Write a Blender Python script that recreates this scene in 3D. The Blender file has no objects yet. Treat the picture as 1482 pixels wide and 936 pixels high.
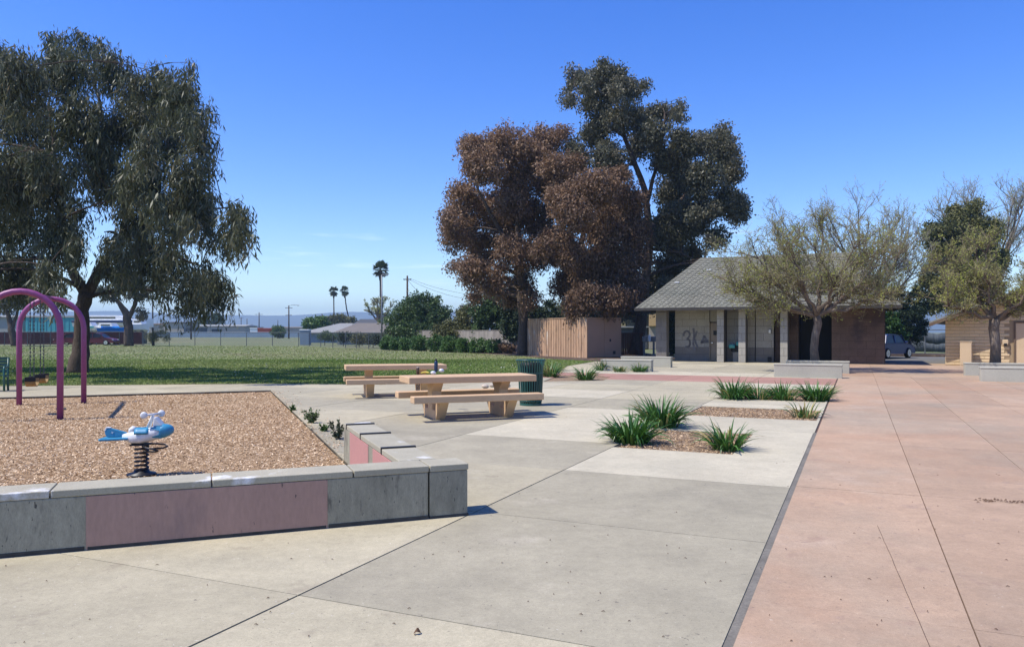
import bpy, math, random
import numpy as np
from mathutils import Vector, Matrix

R = math.radians
random.seed(11)
rng = np.random.default_rng(11)
S = bpy.context.scene
C = S.collection

# ------------------------------------------------------------------ camera, sky, sun, exposure
W0, H0 = 1482.0, 936.0            # photograph size; F, HX, HY = focal length and horizon point in its pixels
F, HX, HY, H = 1115.0, 741.0, 480.0, 1.6
cam = bpy.data.cameras.new('camera')
cam.sensor_fit = 'HORIZONTAL'
cam.sensor_width = 36.0
cam.lens = 36.0 * F / W0
cam.shift_y = (HY - H0 / 2) / W0
cam.clip_start, cam.clip_end = 0.05, 20000
co = bpy.data.objects.new('camera', cam)
C.objects.link(co)
co.location = (0, 0, H)
co.rotation_euler = (R(90), 0, 0)
S.camera = co

SUN_EL, SUN_AZ = 58.0, 18.0       # shadows run towards (cos az, sin az)
world = bpy.data.worlds.new('World')
S.world = world
world.use_nodes = True
wn, wl = world.node_tree.nodes, world.node_tree.links
wn.clear()
sky = wn.new('ShaderNodeTexSky')
sky.sky_type = 'NISHITA'
sky.sun_disc = False
sky.sun_elevation = R(SUN_EL)
sky.sun_rotation = R(-90 - SUN_AZ)
sky.air_density = 1.0
sky.dust_density = 0.2
sky.ozone_density = 3.6
hsv = wn.new('ShaderNodeHueSaturation')
hsv.inputs['Saturation'].default_value = 1.36
hsv.inputs['Hue'].default_value = 0.522
bg = wn.new('ShaderNodeBackground')
bg.inputs['Strength'].default_value = 0.15
wo = wn.new('ShaderNodeOutputWorld')
# thin wisps of cirrus low in the sky
tc = wn.new('ShaderNodeTexCoord')
mp = wn.new('ShaderNodeMapping')
mp.inputs['Scale'].default_value = (5, 5, 55)
nz = wn.new('ShaderNodeTexNoise')
nz.inputs['Scale'].default_value = 1.6
nz.inputs['Detail'].default_value = 5
rp = wn.new('ShaderNodeValToRGB')
rp.color_ramp.elements[0].position, rp.color_ramp.elements[1].position = 0.60, 0.80
sx = wn.new('ShaderNodeSeparateXYZ')
band = wn.new('ShaderNodeValToRGB')
for e in (0.12, 0.2):
    band.color_ramp.elements.new(e)
for e, (p, v) in zip(band.color_ramp.elements, ((0.02, 0), (0.055, 1), (0.10, 1), (0.16, 0))):
    e.position = p
    e.color = (v, v, v, 1)
mul = wn.new('ShaderNodeMath'); mul.operation = 'MULTIPLY'
mul2 = wn.new('ShaderNodeMath'); mul2.operation = 'MULTIPLY'; mul2.inputs[1].default_value = 0.35
mix = wn.new('ShaderNodeMixRGB')
mix.inputs[2].default_value = (7.2, 8.0, 9.0, 1)
wl.new(tc.outputs['Generated'], mp.inputs[0]); wl.new(mp.outputs[0], nz.inputs['Vector'])
wl.new(nz.outputs['Fac'], rp.inputs[0]); wl.new(tc.outputs['Generated'], sx.inputs[0])
wl.new(sx.outputs['Z'], band.inputs[0]); wl.new(rp.outputs[0], mul.inputs[0]); wl.new(band.outputs[0], mul.inputs[1])
wl.new(mul.outputs[0], mul2.inputs[0]); wl.new(mul2.outputs[0], mix.inputs[0])
wl.new(sky.outputs[0], hsv.inputs['Color']); wl.new(hsv.outputs[0], mix.inputs[1])
wl.new(mix.outputs[0], bg.inputs[0]); wl.new(bg.outputs[0], wo.inputs[0])

sd = bpy.data.lights.new('sun', 'SUN')
sd.energy = 3.9
sd.angle = R(0.53)
sd.color = (1.0, 0.95, 0.87)
so = bpy.data.objects.new('sun', sd)
C.objects.link(so)
sdir = Vector((-math.cos(R(SUN_AZ)) * math.cos(R(SUN_EL)), -math.sin(R(SUN_AZ)) * math.cos(R(SUN_EL)), math.sin(R(SUN_EL))))
so.rotation_euler = sdir.to_track_quat('Z', 'Y').to_euler()
so.location = (-20, -8, 40)

S.view_settings.view_transform = 'Standard'
S.view_settings.look = 'None'
S.view_settings.exposure = 0.6
S.view_settings.gamma = 1.0
S.cycles.use_denoising = True
S.cycles.max_bounces = 6
S.cycles.diffuse_bounces = 3
S.cycles.transparent_max_bounces = 8
S.cycles.volume_bounces = 0
S.cycles.caustics_reflective = False
S.cycles.caustics_refractive = False

# ------------------------------------------------------------------ photo pixel -> place
def G(x, y, z=0.0):
    Y = F * (H - z) / (y - HY)
    return Vector(((x - HX) / F * Y, Y, z))
def AT(x, y, Y):
    return Vector(((x - HX) / F * Y, Y, H - (y - HY) / F * Y))
GA = R(24.1)                       # the paving grid runs 24 degrees right of the view axis
cu, su = math.cos(GA), math.sin(GA)
def UV(u, v, z=0.0):
    return Vector((u * cu + v * su, -u * su + v * cu, z))
def toUV(p):
    return (p[0] * cu - p[1] * su, p[0] * su + p[1] * cu)
WA = R(21.5)                       # seat walls, tables and swing stand 45 degrees to that grid
PV = Vector((math.cos(WA), math.sin(WA), 0))
QV = Vector((-math.sin(WA), math.cos(WA), 0))

# ------------------------------------------------------------------ materials
def lin(r, g, b, k=1.0):
    def f(c):
        c /= 255.0
        return (c / 12.92 if c <= 0.04045 else ((c + 0.055) / 1.055) ** 2.4) * k
    return (f(r), f(g), f(b))
def mk(name, base, rough=0.85, vary=(), patch=(), bump=None, objvar=0.0, spec=0.3, metal=0.0, tint=None, trans=0.0, coat=0.0, objcoord=False, stretch=None):
    m = bpy.data.materials.new(name)
    m.use_nodes = True
    n, l = m.node_tree.nodes, m.node_tree.links
    b = n['Principled BSDF']
    b.inputs['Roughness'].default_value = rough
    b.inputs['Specular IOR Level'].default_value = spec
    b.inputs['Metallic'].default_value = metal
    b.inputs['Coat Weight'].default_value = coat
    b.inputs['Base Color'].default_value = (*base, 1)
    if objcoord:
        pos = n.new('ShaderNodeTexCoord').outputs['Object']
    else:
        pos = n.new('ShaderNodeNewGeometry').outputs['Position']
    if stretch:
        sm = n.new('ShaderNodeMapping')
        sm.inputs['Scale'].default_value = stretch
        l.new(pos, sm.inputs[0]); pos = sm.outputs[0]
    def noise(scale, detail=4, seed=0):
        t = n.new('ShaderNodeTexNoise')
        t.inputs['Scale'].default_value = scale
        t.inputs['Detail'].default_value = detail
        t.inputs['Roughness'].default_value = 0.6
        if seed:
            mpn = n.new('ShaderNodeMapping')
            mpn.inputs['Location'].default_value = (seed * 7.3, seed * 3.1, seed * 1.7)
            l.new(pos, mpn.inputs[0]); l.new(mpn.outputs[0], t.inputs['Vector'])
        else:
            l.new(pos, t.inputs['Vector'])
        return t.outputs['Fac']
    colr = None
    if tint:
        at = n.new('ShaderNodeAttribute'); at.attribute_name = 'tint'
        r = n.new('ShaderNodeValToRGB')
        els = r.color_ramp.elements
        while len(els) < len(tint):
            els.new(0.5)
        for i, cc in enumerate(tint):
            els[i].position = i / (len(tint) - 1); els[i].color = (*cc, 1)
        l.new(at.outputs['Fac'], r.inputs[0])
        colr = r.outputs[0]
    for i, (scale, lo, hi, cc) in enumerate(patch):
        r = n.new('ShaderNodeMapRange')
        r.inputs['From Min'].default_value = lo; r.inputs['From Max'].default_value = hi
        l.new(noise(scale, 6, i + 1), r.inputs['Value'])
        mx = n.new('ShaderNodeMixRGB')
        l.new(r.outputs[0], mx.inputs[0])
        if colr is None:
            mx.inputs[1].default_value = (*base, 1)
        else:
            l.new(colr, mx.inputs[1])
        mx.inputs[2].default_value = (*cc, 1)
        colr = mx.outputs[0]
    prod = None
    def times(sock):
        nonlocal prod
        if prod is None:
            prod = sock
        else:
            q = n.new('ShaderNodeMath'); q.operation = 'MULTIPLY'
            l.new(prod, q.inputs[0]); l.new(sock, q.inputs[1]); prod = q.outputs[0]
    for scale, amt in vary:
        r = n.new('ShaderNodeMapRange')
        r.inputs['From Min'].default_value = 0.25; r.inputs['From Max'].default_value = 0.75
        r.inputs['To Min'].default_value = 1 - amt; r.inputs['To Max'].default_value = 1 + amt
        l.new(noise(scale), r.inputs['Value']); times(r.outputs[0])
    if objvar:
        oi = n.new('ShaderNodeObjectInfo')
        r = n.new('ShaderNodeMapRange')
        r.inputs['To Min'].default_value = 1 - objvar; r.inputs['To Max'].default_value = 1 + objvar
        l.new(oi.outputs['Random'], r.inputs['Value']); times(r.outputs[0])
    if prod is not None:
        vm = n.new('ShaderNodeVectorMath'); vm.operation = 'SCALE'
        if colr is None:
            vm.inputs[0].default_value = base
        else:
            l.new(colr, vm.inputs[0])
        l.new(prod, vm.inputs['Scale'])
        colr = vm.outputs[0]
    if colr is not None:
        l.new(colr, b.inputs['Base Color'])
    if bump:
        bp = n.new('ShaderNodeBump')
        bp.inputs['Strength'].default_value = bump[1]
        bp.inputs['Distance'].default_value = bump[2] if len(bump) > 2 else 0.01
        l.new(noise(bump[0], 6), bp.inputs['Height'])
        l.new(bp.outputs[0], b.inputs['Normal'])
    if trans:
        tr = n.new('ShaderNodeBsdfTranslucent')
        if colr is not None:
            l.new(colr, tr.inputs[0])
        else:
            tr.inputs[0].default_value = (*base, 1)
        ms = n.new('ShaderNodeMixShader'); ms.inputs[0].default_value = trans
        l.new(b.outputs[0], ms.inputs[1]); l.new(tr.outputs[0], ms.inputs[2])
        l.new(ms.outputs[0], n['Material Output'].inputs['Surface'])
    return m

conc_v = ((0.35, 0.10), (1.7, 0.11), (12, 0.09), (45, 0.10), (170, 0.2))
M = {}
M['conc'] = mk('concrete_paving', (.40, .352, .235), .88, conc_v, ((.55, .52, .72, (.325, .29, .20)), (.9, .60, .70, (.45, .40, .28)), (4.5, .60, .68, (.34, .295, .2)), (70, .62, .70, (.19, .165, .12)), (22, .67, .69, (.2, .175, .13)), (38, .67, .71, (.58, .53, .42))), (220, .35, .004), .085)
M['conc_light'] = mk('pale_concrete_paving', (.455, .405, .285), .88, conc_v, ((.6, .55, .75, (.42, .38, .27)), (22, .68, .70, (.25, .22, .17)), (70, .67, .74, (.2, .17, .13))), (220, .35, .004), .085)
M['conc_grey'] = mk('grey_concrete_paving', (.335, .298, .205), .88, conc_v, ((.6, .5, .72, (.28, .25, .175)), (1.1, .60, .69, (.39, .345, .245)), (70, .62, .70, (.16, .14, .10)), (22, .67, .69, (.18, .155, .115)), (38, .67, .71, (.5, .46, .36))), (220, .35, .004), .085)
M['pink'] = mk('pink_concrete_paving', (.395, .272, .175), .88, conc_v, ((.4, .45, .7, (.325, .255, .178)), (.8, .56, .72, (.43, .32, .225)), (.23, .50, .70, (.395, .235, .14)), (4.5, .60, .68, (.34, .235, .16)), (70, .62, .70, (.22, .15, .105)), (22, .67, .69, (.23, .165, .12)), (38, .67, .71, (.52, .42, .32))), (220, .35, .004), .085)
M['pink_band'] = mk('rose_concrete_paving', (.35, .195, .145), .88, conc_v, (), (220, .3, .004), .06)
M['joint_brown'] = mk('brown_joint_filler', (.10, .065, .05), .95, ((9, .3), (60, .3)))
M['joint'] = mk('joint_filler', (.045, .04, .034), .95, ((9, .3), (60, .3)))
M['joint_strip'] = mk('joint_strip_filler', (.17, .155, .125), .95, ((3, .25), (60, .25)))
M['wallconc'] = mk('board_concrete', (.30, .28, .205), .9, ((2, .1), (30, .16), (140, .16)), ((2.2, .5, .66, (.19, .178, .13)), (9, .58, .70, (.11, .10, .08)), (45, .64, .68, (.07, .065, .055))), (60, .5, .006), .08, stretch=(1, 1, .3))
M['coping'] = mk('coping_concrete', (.36, .33, .24), .9, ((3, .1), (90, .15)), ((1.6, .60, .68, (.66, .655, .63)),), (90, .4, .005), .05)
M['wallpink_shaded_worn'] = mk('shaded_worn_pink_wall_paint', (.385, .245, .19), .85, ((1.2, .1), (40, .1)), ((5, .62, .72, (.33, .21, .17)), (26, .66, .70, (.12, .09, .08)), (3, .56, .7, (.30, .20, .165))), (60, .3, .003), stretch=(1, 1, .3))  # pink darkened to hold the front face's shade; spots and streaks are wear
M['wallpink'] = mk('pink_wall_paint', (.47, .235, .205), .8, ((2, .06), (40, .07)), ((5, .66, .74, (.36, .2, .18)),), (60, .25, .003))
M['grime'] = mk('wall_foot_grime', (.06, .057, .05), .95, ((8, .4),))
M['planterconc'] = mk('seat_wall_concrete', (.40, .38, .305), .9, ((1.5, .08), (30, .1)), (), (60, .3, .004), .04)
M['table'] = mk('tan_precast_concrete', (.55, .37, .215), .85, ((3, .07), (70, .12)), ((4, .6, .75, (.45, .30, .185)),), (160, .4, .003))
M['purple'] = mk('purple_powder_coat', (.265, .06, .175), .45, ((3, .12), (40, .12)), ((14, .68, .71, (.35, .2, .28)),), None, 0, .5)
M['chain'] = mk('galvanised_chain', (.10, .10, .10), .5, ((20, .2),), metal=.6)
M['seatyellow'] = mk('ochre_rubber', (.30, .19, .07), .6, ((12, .15),))
M['rubber'] = mk('black_rubber', (.018, .018, .019), .7)
M['green_metal'] = mk('green_coated_steel', (.012, .075, .062), .4, ((6, .12),), spec=.5)
M['liner'] = mk('dark_bin_liner', (.01, .012, .012), .6)
M['chipbase'] = mk('wood_chip_bed', (.36, .235, .125), .95, ((.5, .08), (40, .35), (120, .3)), ((1.2, .55, .75, (.30, .195, .11)),), (90, 1.0, .02))
M['chips'] = mk('wood_chips', (.4, .27, .14), .9, ((.6, .1),), tint=[(.20, .125, .065), (.42, .275, .15), (.62, .44, .26), (.82, .67, .47)])
M['lawn'] = mk('lawn_ground', (.165, .18, .065), .95, ((.15, .14), (3, .2), (40, .3)), ((.10, .46, .62, (.185, .19, .085)), (.35, .54, .68, (.21, .18, .095))), (50, .8, .03))
M['grass'] = mk('grass_blades', (.1, .15, .04), .7, ((.2, .2),), tint=[(.125, .20, .035), (.19, .255, .06), (.24, .28, .09), (.30, .285, .13)], trans=.25)
M['clover'] = mk('clover_flowers', (.75, .75, .68), .8)
M['ground'] = mk('dry_ground', (.14, .155, .07), .95, ((.03, .15), (.4, .2), (6, .2)), ((.02, .5, .7, (.20, .16, .09)),), (8, .6, .05))
M['asphalt'] = mk('asphalt', (.14, .135, .12), .92, ((.6, .1), (60, .2)), (), (120, .4, .004))
M['soil'] = mk('bed_soil', (.26, .18, .11), .95, ((3, .2), (60, .4)), ((9, .55, .65, (.30, .21, .13)),), (70, 1.0, .02))
M['darksoil'] = mk('dark_mulch', (.085, .058, .04), .95, ((2, .3), (30, .4)), ((1.2, .55, .65, (.2, .14, .09)),), (30, 1.0, .03))
M['strap'] = mk('strap_leaves', (.05, .12, .03), .42, ((6, .15),), tint=[(.022, .075, .012), (.045, .135, .02), (.095, .215, .032), (.36, .30, .10)], trans=.18, spec=.5)
M['bark'] = mk('dark_bark', (.085, .062, .047), .95, ((3, .25), (25, .35)), ((5, .55, .68, (.15, .12, .095)),), (26, 1.0, .03), stretch=(1, 1, .3))
M['palebark'] = mk('grey_brown_bark', (.15, .115, .085), .95, ((3, .2), (25, .3)), ((4, .52, .66, (.22, .18, .145)),), (26, 1.0, .02), stretch=(1, 1, .3))
M['twig'] = mk('twig_bark', (.20, .17, .10), .9, ((2, .2),))
M['twig_grey'] = mk('grey_twig_bark', (.24, .22, .19), .9, ((2, .2),))
M['bud'] = mk('spring_buds', (.2, .2, .05), .7, tint=[(.26, .22, .10), (.28, .28, .085), (.36, .40, .075), (.46, .52, .08)], trans=.3)
M['leaf_weep'] = mk('willow_leaves', (.05, .06, .03), .5, tint=[(.045, .055, .026), (.085, .098, .046), (.14, .142, .075), (.25, .205, .13)], trans=.28, spec=.4)
M['leaf_brown'] = mk('russet_gum_leaves', (.1, .07, .04), .55, tint=[(.08, .05, .03), (.165, .10, .057), (.255, .155, .088), (.36, .23, .135)], trans=.28, spec=.35)
M['leaf_gum'] = mk('gum_leaves', (.05, .06, .04), .5, tint=[(.032, .036, .02), (.075, .078, .042), (.135, .128, .075), (.235, .20, .125)], trans=.28, spec=.4)
M['leaf_green'] = mk('green_leaves', (.05, .09, .03), .5, tint=[(0.020, 0.043, 0.014), (0.051, 0.094, 0.026), (0.094, 0.152, 0.039), (0.167, 0.210, 0.058)], trans=.2, spec=.4)
M['leaf_olive'] = mk('olive_leaves', (.1, .1, .04), .55, tint=[(0.041, 0.050, 0.019), (0.101, 0.108, 0.035), (0.169, 0.162, 0.054), (0.257, 0.230, 0.088)], trans=.2)
M['leaf_dark'] = mk('conifer_needles', (.02, .035, .015), .6, tint=[(0.009, 0.018, 0.009), (0.021, 0.039, 0.018), (0.042, 0.068, 0.027), (0.075, 0.098, 0.045)], trans=.1)
M['leaf_hedge'] = mk('hedge_leaves', (.05, .11, .02), .5, tint=[(0.022, 0.055, 0.013), (0.050, 0.110, 0.022), (0.083, 0.165, 0.033), (0.143, 0.209, 0.050)], trans=.2)
M['palm'] = mk('palm_fronds', (.05, .075, .03), .5, tint=[(0.039, 0.052, 0.026), (0.065, 0.098, 0.039), (0.130, 0.143, 0.058), (0.208, 0.156, 0.078)], trans=.15)
M['block'] = mk('split_face_block', (.36, .335, .285), .92, ((1.2, .1), (18, .14), (80, .14)), (), (40, .6, .01), .05)
M['block_base'] = mk('grey_painted_block', (.20, .18, .16), .9, ((2, .12), (30, .12)), (), (40, .5, .008), .05)
M['block_brown'] = mk('brown_painted_block', (.125, .085, .064), .9, ((1.1, .2), (18, .15)), ((.7, .5, .62, (.07, .05, .045)),), (40, .5, .008), .05)
M['mortar'] = mk('mortar', (.13, .12, .105), .95, ((20, .15),))
M['mortar_brown'] = mk('brown_mortar', (.07, .05, .04), .95)
M['spray'] = mk('grey_spray_paint', (.17, .165, .17), .8, ((8, .25),))
M['shingle'] = mk('grey_shingles', (.17, .165, .13), .9, ((.7, .12), (9, .3), (60, .2)), ((.5, .55, .72, (.125, .13, .105)),), (40, .6, .01))
M['fascia'] = mk('dark_fascia', (.05, .045, .04), .8, ((4, .2),))
M['tanpaint'] = mk('tan_door_paint', (.30, .235, .165), .6, ((3, .08),))
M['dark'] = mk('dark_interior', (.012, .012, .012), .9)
M['slump'] = mk('cream_slump_block', (.60, .46, .275), .9, ((1.5, .06), (25, .1)), (), (40, .6, .008), .05)
M['slump_mortar'] = mk('cream_mortar', (.33, .245, .145), .95)
M['creampaint'] = mk('cream_door_paint', (.56, .42, .26), .6, ((2, .05),))
M['brownwood'] = mk('brown_timber', (.14, .095, .06), .85, ((4, .2),))
M['boardwood'] = mk('weathered_board', (.44, .275, .165), .85, ((1.5, .12), (20, .15)), ((2.5, .52, .66, (.30, .19, .12)), (1.3, .62, .70, (.55, .47, .38))), (30, .4, .006), .1, stretch=(2.2, 2.2, .5))
M['shedpaint'] = mk('dusty_tan_paint', (.36, .235, .165), .7, ((1.5, .07),))
M['greyfence'] = mk('grey_fence_board', (.27, .235, .195), .9, ((2, .15), (20, .15)), (), (30, .4, .006), .12)
M['redfence'] = mk('red_brown_fence_board', (.11, .05, .035), .9, ((2, .2),), (), None, .12)
M['maroon'] = mk('maroon_slats', (.034, .010, .014), .85, ((.6, .3), (4, .3)), ((.5, .52, .62, (.07, .022, .026)),), None, .35)
M['galv'] = mk('galvanised_steel', (.20, .21, .22), .5, ((6, .1),), metal=.4)
M['galv_dark'] = mk('dull_fence_steel', (.10, .11, .115), .6, ((6, .1),), metal=.3)
M['polewood'] = mk('utility_pole_wood', (.075, .055, .042), .9, ((6, .2),))
M['wire'] = mk('wire', (.05, .05, .055), .6)
M['whitepaint'] = mk('white_gelcoat', (.78, .78, .75), .35, ((2, .04),), spec=.5)
M['navy'] = mk('navy_gelcoat', (.012, .022, .08), .35, spec=.5)
M['tarp'] = mk('blue_tarp', (.015, .23, .58), .5, ((4, .15),), (), (5, .6, .05))
M['teal'] = mk('teal_metal_siding', (.06, .30, .32), .55, ((1, .06),))
M['greywall'] = mk('grey_siding', (.30, .30, .27), .8, ((.6, .06),))
M['tanwall'] = mk('tan_stucco', (.36, .32, .255), .9, ((.5, .06),))
M['bluegrey'] = mk('blue_grey_siding', (.19, .25, .31), .8, ((.5, .06),))
M['roof_grey'] = mk('far_grey_roof', (.24, .24, .22), .9, ((.5, .08), (8, .15)))
M['roof_brown'] = mk('far_brown_roof', (.165, .145, .12), .9, ((.5, .08), (8, .15)))
M['roof_dark'] = mk('far_dark_roof', (.075, .08, .085), .9, ((.5, .1),))
M['yellowwall'] = mk('ochre_stucco', (.52, .36, .17), .9, ((1.5, .06), (20, .06)))
M['olivewall'] = mk('olive_stucco', (.30, .27, .14), .9, ((1.5, .06),))
M['carglass'] = mk('tinted_car_glass', (.012, .016, .022), .3, spec=.25)
M['glass'] = mk('window_glass', (.02, .025, .03), .08, spec=.6)
M['orange'] = mk('orange_container', (.42, .07, .025), .6, ((1, .1),))
M['carblue'] = mk('blue_car_paint', (.005, .018, .10), .4, spec=.4, coat=.15)
M['carred'] = mk('dark_red_car_paint', (.10, .008, .012), .4, spec=.4, coat=.15)
M['chrome'] = mk('alloy', (.5, .5, .52), .25, metal=.9)
M['redlens'] = mk('red_lens', (.4, .02, .02), .2)
M['whiteplastic'] = mk('white_moulded_plastic', (.66, .67, .66), .45, ((9, .08), (60, .08)), spec=.5)
M['blueplastic'] = mk('blue_moulded_plastic', (.035, .225, .37), .45, ((9, .14), (60, .12)), spec=.5)
M['blackmetal'] = mk('black_spring_steel', (.012, .012, .013), .45, spec=.5)
M['bottle'] = mk('navy_bottle', (.012, .03, .07), .3, spec=.5)
M['can'] = mk('bronze_can', (.12, .075, .05), .35, metal=.4)
M['foil'] = mk('foil_wrap', (.6, .62, .64), .4, ((40, .15),), metal=.3)
M['banana'] = mk('banana_peel', (.62, .48, .08), .5)
M['aqua'] = mk('aqua_steel', (.06, .35, .32), .35, spec=.5)
M['blackplastic'] = mk('black_plastic', (.015, .015, .016), .5)
M['hill'] = mk('hill_scrub', (.10, .11, .075), .95, ((.002, .2), (.02, .2)))
M['rock'] = mk('pale_rock', (.5, .42, .33), .9, ((8, .2),))
M['meshtarp'] = mk('grey_mesh_screen', (.085, .10, .11), .85, ((1.2, .2),), (), (3, .6, .05))
M['debris'] = mk('dry_leaf_litter', (.10, .055, .03), .9, ((30, .4),))

# ------------------------------------------------------------------ mesh building
class MB:
    def __init__(s):
        s.v, s.f = [], []
    def add(s, vs, fs):
        k = len(s.v)
        s.v += [tuple(p) for p in vs]
        s.f += [tuple(i + k for i in f) for f in fs]
        return s
    def box(s, x0, x1, y0, y1, z0, z1, mtx=None):
        p = [(x0, y0, z0), (x1, y0, z0), (x1, y1, z0), (x0, y1, z0), (x0, y0, z1), (x1, y0, z1), (x1, y1, z1), (x0, y1, z1)]
        if mtx is not None:
            p = [mtx @ Vector(q) for q in p]
        return s.add(p, [(0, 3, 2, 1), (4, 5, 6, 7), (0, 1, 5, 4), (1, 2, 6, 5), (2, 3, 7, 6), (3, 0, 4, 7)])
    def prism(s, poly, z0, z1):
        n = len(poly)
        if sum(poly[i][0] * poly[(i + 1) % n][1] - poly[(i + 1) % n][0] * poly[i][1] for i in range(n)) < 0:
            poly = poly[::-1]
        vs = [(p[0], p[1], z0) for p in poly] + [(p[0], p[1], z1) for p in poly]
        fs = [tuple(range(n - 1, -1, -1)), tuple(range(n, 2 * n))] + [(i, (i + 1) % n, n + (i + 1) % n, n + i) for i in range(n)]
        return s.add(vs, fs)
    def extrude(s, poly, axis, a0, a1):
        # poly in the two other axes (x,z for axis y; y,z for axis x)
        n = len(poly)
        def pt(p, a):
            return (p[0], a, p[1]) if axis == 'y' else (a, p[0], p[1])
        vs = [pt(p, a0) for p in poly] + [pt(p, a1) for p in poly]
        fs = [tuple(range(n)), tuple(range(2 * n - 1, n - 1, -1))] + [(i, n + i, n + (i + 1) % n, (i + 1) % n) for i in range(n)]
        return s.add(vs, fs)
    def tube(s, pts, rad, n=8, cap=True):
        pts = [Vector(p) for p in pts]
        if not hasattr(rad, '__len__'):
            rad = [rad] * len(pts)
        k = len(s.v)
        prev = None
        for i, p in enumerate(pts):
            d = (pts[min(i + 1, len(pts) - 1)] - pts[max(i - 1, 0)])
            d = d.normalized() if d.length > 1e-9 else Vector((0, 0, 1))
            if prev is None:
                a = d.orthogonal().normalized()
            else:
                a = prev - d * prev.dot(d)
                a = a.normalized() if a.length > 1e-6 else d.orthogonal().normalized()
            prev = a
            b = d.cross(a)
            for j in range(n):
                t = 2 * math.pi * j / n
                s.v.append(tuple(p + (a * math.cos(t) + b * math.sin(t)) * rad[i]))
        for i in range(len(pts) - 1):
            for j in range(n):
                s.f.append((k + i * n + j, k + i * n + (j + 1) % n, k + (i + 1) * n + (j + 1) % n, k + (i + 1) * n + j))
        if cap:
            s.f.append(tuple(k + j for j in range(n - 1, -1, -1)))
            s.f.append(tuple(k + (len(pts) - 1) * n + j for j in range(n)))
        return s
    def lathe(s, prof, n=20, c=(0, 0, 0)):
        k = len(s.v)
        for r, z in prof:
            for j in range(n):
                t = 2 * math.pi * j / n
                s.v.append((c[0] + r * math.cos(t), c[1] + r * math.sin(t), c[2] + z))
        for i in range(len(prof) - 1):
            for j in range(n):
                s.f.append((k + i * n + j, k + i * n + (j + 1) % n, k + (i + 1) * n + (j + 1) % n, k + (i + 1) * n + j))
        s.f.append(tuple(k + j for j in range(n - 1, -1, -1)))
        s.f.append(tuple(k + (len(prof) - 1) * n + j for j in range(n)))
        return s
    def loft(s, rings, cap=True):
        k, n = len(s.v), len(rings[0])
        for r in rings:
            s.v += [tuple(p) for p in r]
        for i in range(len(rings) - 1):
            for j in range(n):
                s.f.append((k + i * n + j, k + i * n + (j + 1) % n, k + (i + 1) * n + (j + 1) % n, k + (i + 1) * n + j))
        if cap:
            s.f.append(tuple(k + j for j in range(n - 1, -1, -1)))
            s.f.append(tuple(k + (len(rings) - 1) * n + j for j in range(n)))
        return s
    def mesh(s, name, mat, smooth=False):
        me = bpy.data.meshes.new(name)
        me.from_pydata(s.v, [], s.f)
        if mat:
            me.materials.append(M[mat])
        if smooth:
            me.polygons.foreach_set('use_smooth', [True] * len(me.polygons))
        me.update()
        return me
    def build(s, name, mat, parent=None, smooth=False, bevel=0.0):
        return obj(name, s.mesh(name, mat, smooth), parent, bevel)

def obj(name, me, parent=None, bevel=0.0, loc=None, rot=None):
    o = bpy.data.objects.new(name, me)
    C.objects.link(o)
    if parent is not None:
        o.parent = parent
    if loc is not None:
        o.location = loc
    if rot is not None:
        o.rotation_euler = rot
    if bevel:
        b = o.modifiers.new('bevel', 'BEVEL')
        b.width = bevel; b.segments = 2; b.limit_method = 'ANGLE'; b.angle_limit = R(35)
    return o
def tag(o, label=None, cat=None, group=None, kind=None):
    for k, v in (('label', label), ('category', cat), ('group', group), ('kind', kind)):
        if v:
            o[k] = v
    return o
def thing(name, label, cat, loc=(0, 0, 0), rz=0.0, group=None):
    o = bpy.data.objects.new(name, None)
    C.objects.link(o)
    o.location = loc
    o.rotation_euler = (0, 0, rz)
    o.empty_display_size = 0.2
    return tag(o, label, cat, group)
def struct(o, label=None):
    o['kind'] = 'structure'
    if label:
        o['label'] = label
    return o
def copy_tree(o, parent=None):
    c = o.copy()
    C.objects.link(c)
    c.parent = parent
    for ch in o.children:
        copy_tree(ch, c)
    return c
def np_mesh(name, V, k, mat, tint=None):
    """faces of k consecutive vertices"""
    V = np.asarray(V, dtype=np.float32).reshape(-1, 3)
    n = len(V); m = n // k
    me = bpy.data.meshes.new(name)
    me.vertices.add(n)
    me.vertices.foreach_set('co', V.ravel())
    me.loops.add(n)
    me.loops.foreach_set('vertex_index', np.arange(n, dtype=np.int32))
    me.polygons.add(m)
    me.polygons.foreach_set('loop_start', np.arange(0, n, k, dtype=np.int32))
    if tint is not None:
        a = me.attributes.new('tint', 'FLOAT', 'POINT')
        a.data.foreach_set('value', np.repeat(np.clip(tint, 0, 1), k).astype(np.float32))
    me.materials.append(M[mat])
    me.update(calc_edges=True)
    return me
def unit(a):
    return a / np.maximum(np.linalg.norm(a, axis=1, keepdims=True), 1e-9)
def leaf_quads(pos, axis, L, Wd):
    """diamond leaves: pos base, axis direction"""
    n = len(pos)
    axis = unit(axis)
    side = unit(np.cross(axis, rng.normal(size=(n, 3))))
    L = np.broadcast_to(np.asarray(L, float).reshape(-1, 1), (n, 1)); Wd = np.broadcast_to(np.asarray(Wd, float).reshape(-1, 1), (n, 1))
    mid = pos + axis * L * .45
    V = np.stack([pos, mid + side * Wd * .5, pos + axis * L, mid - side * Wd * .5], axis=1)
    return V.reshape(-1, 3)

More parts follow.
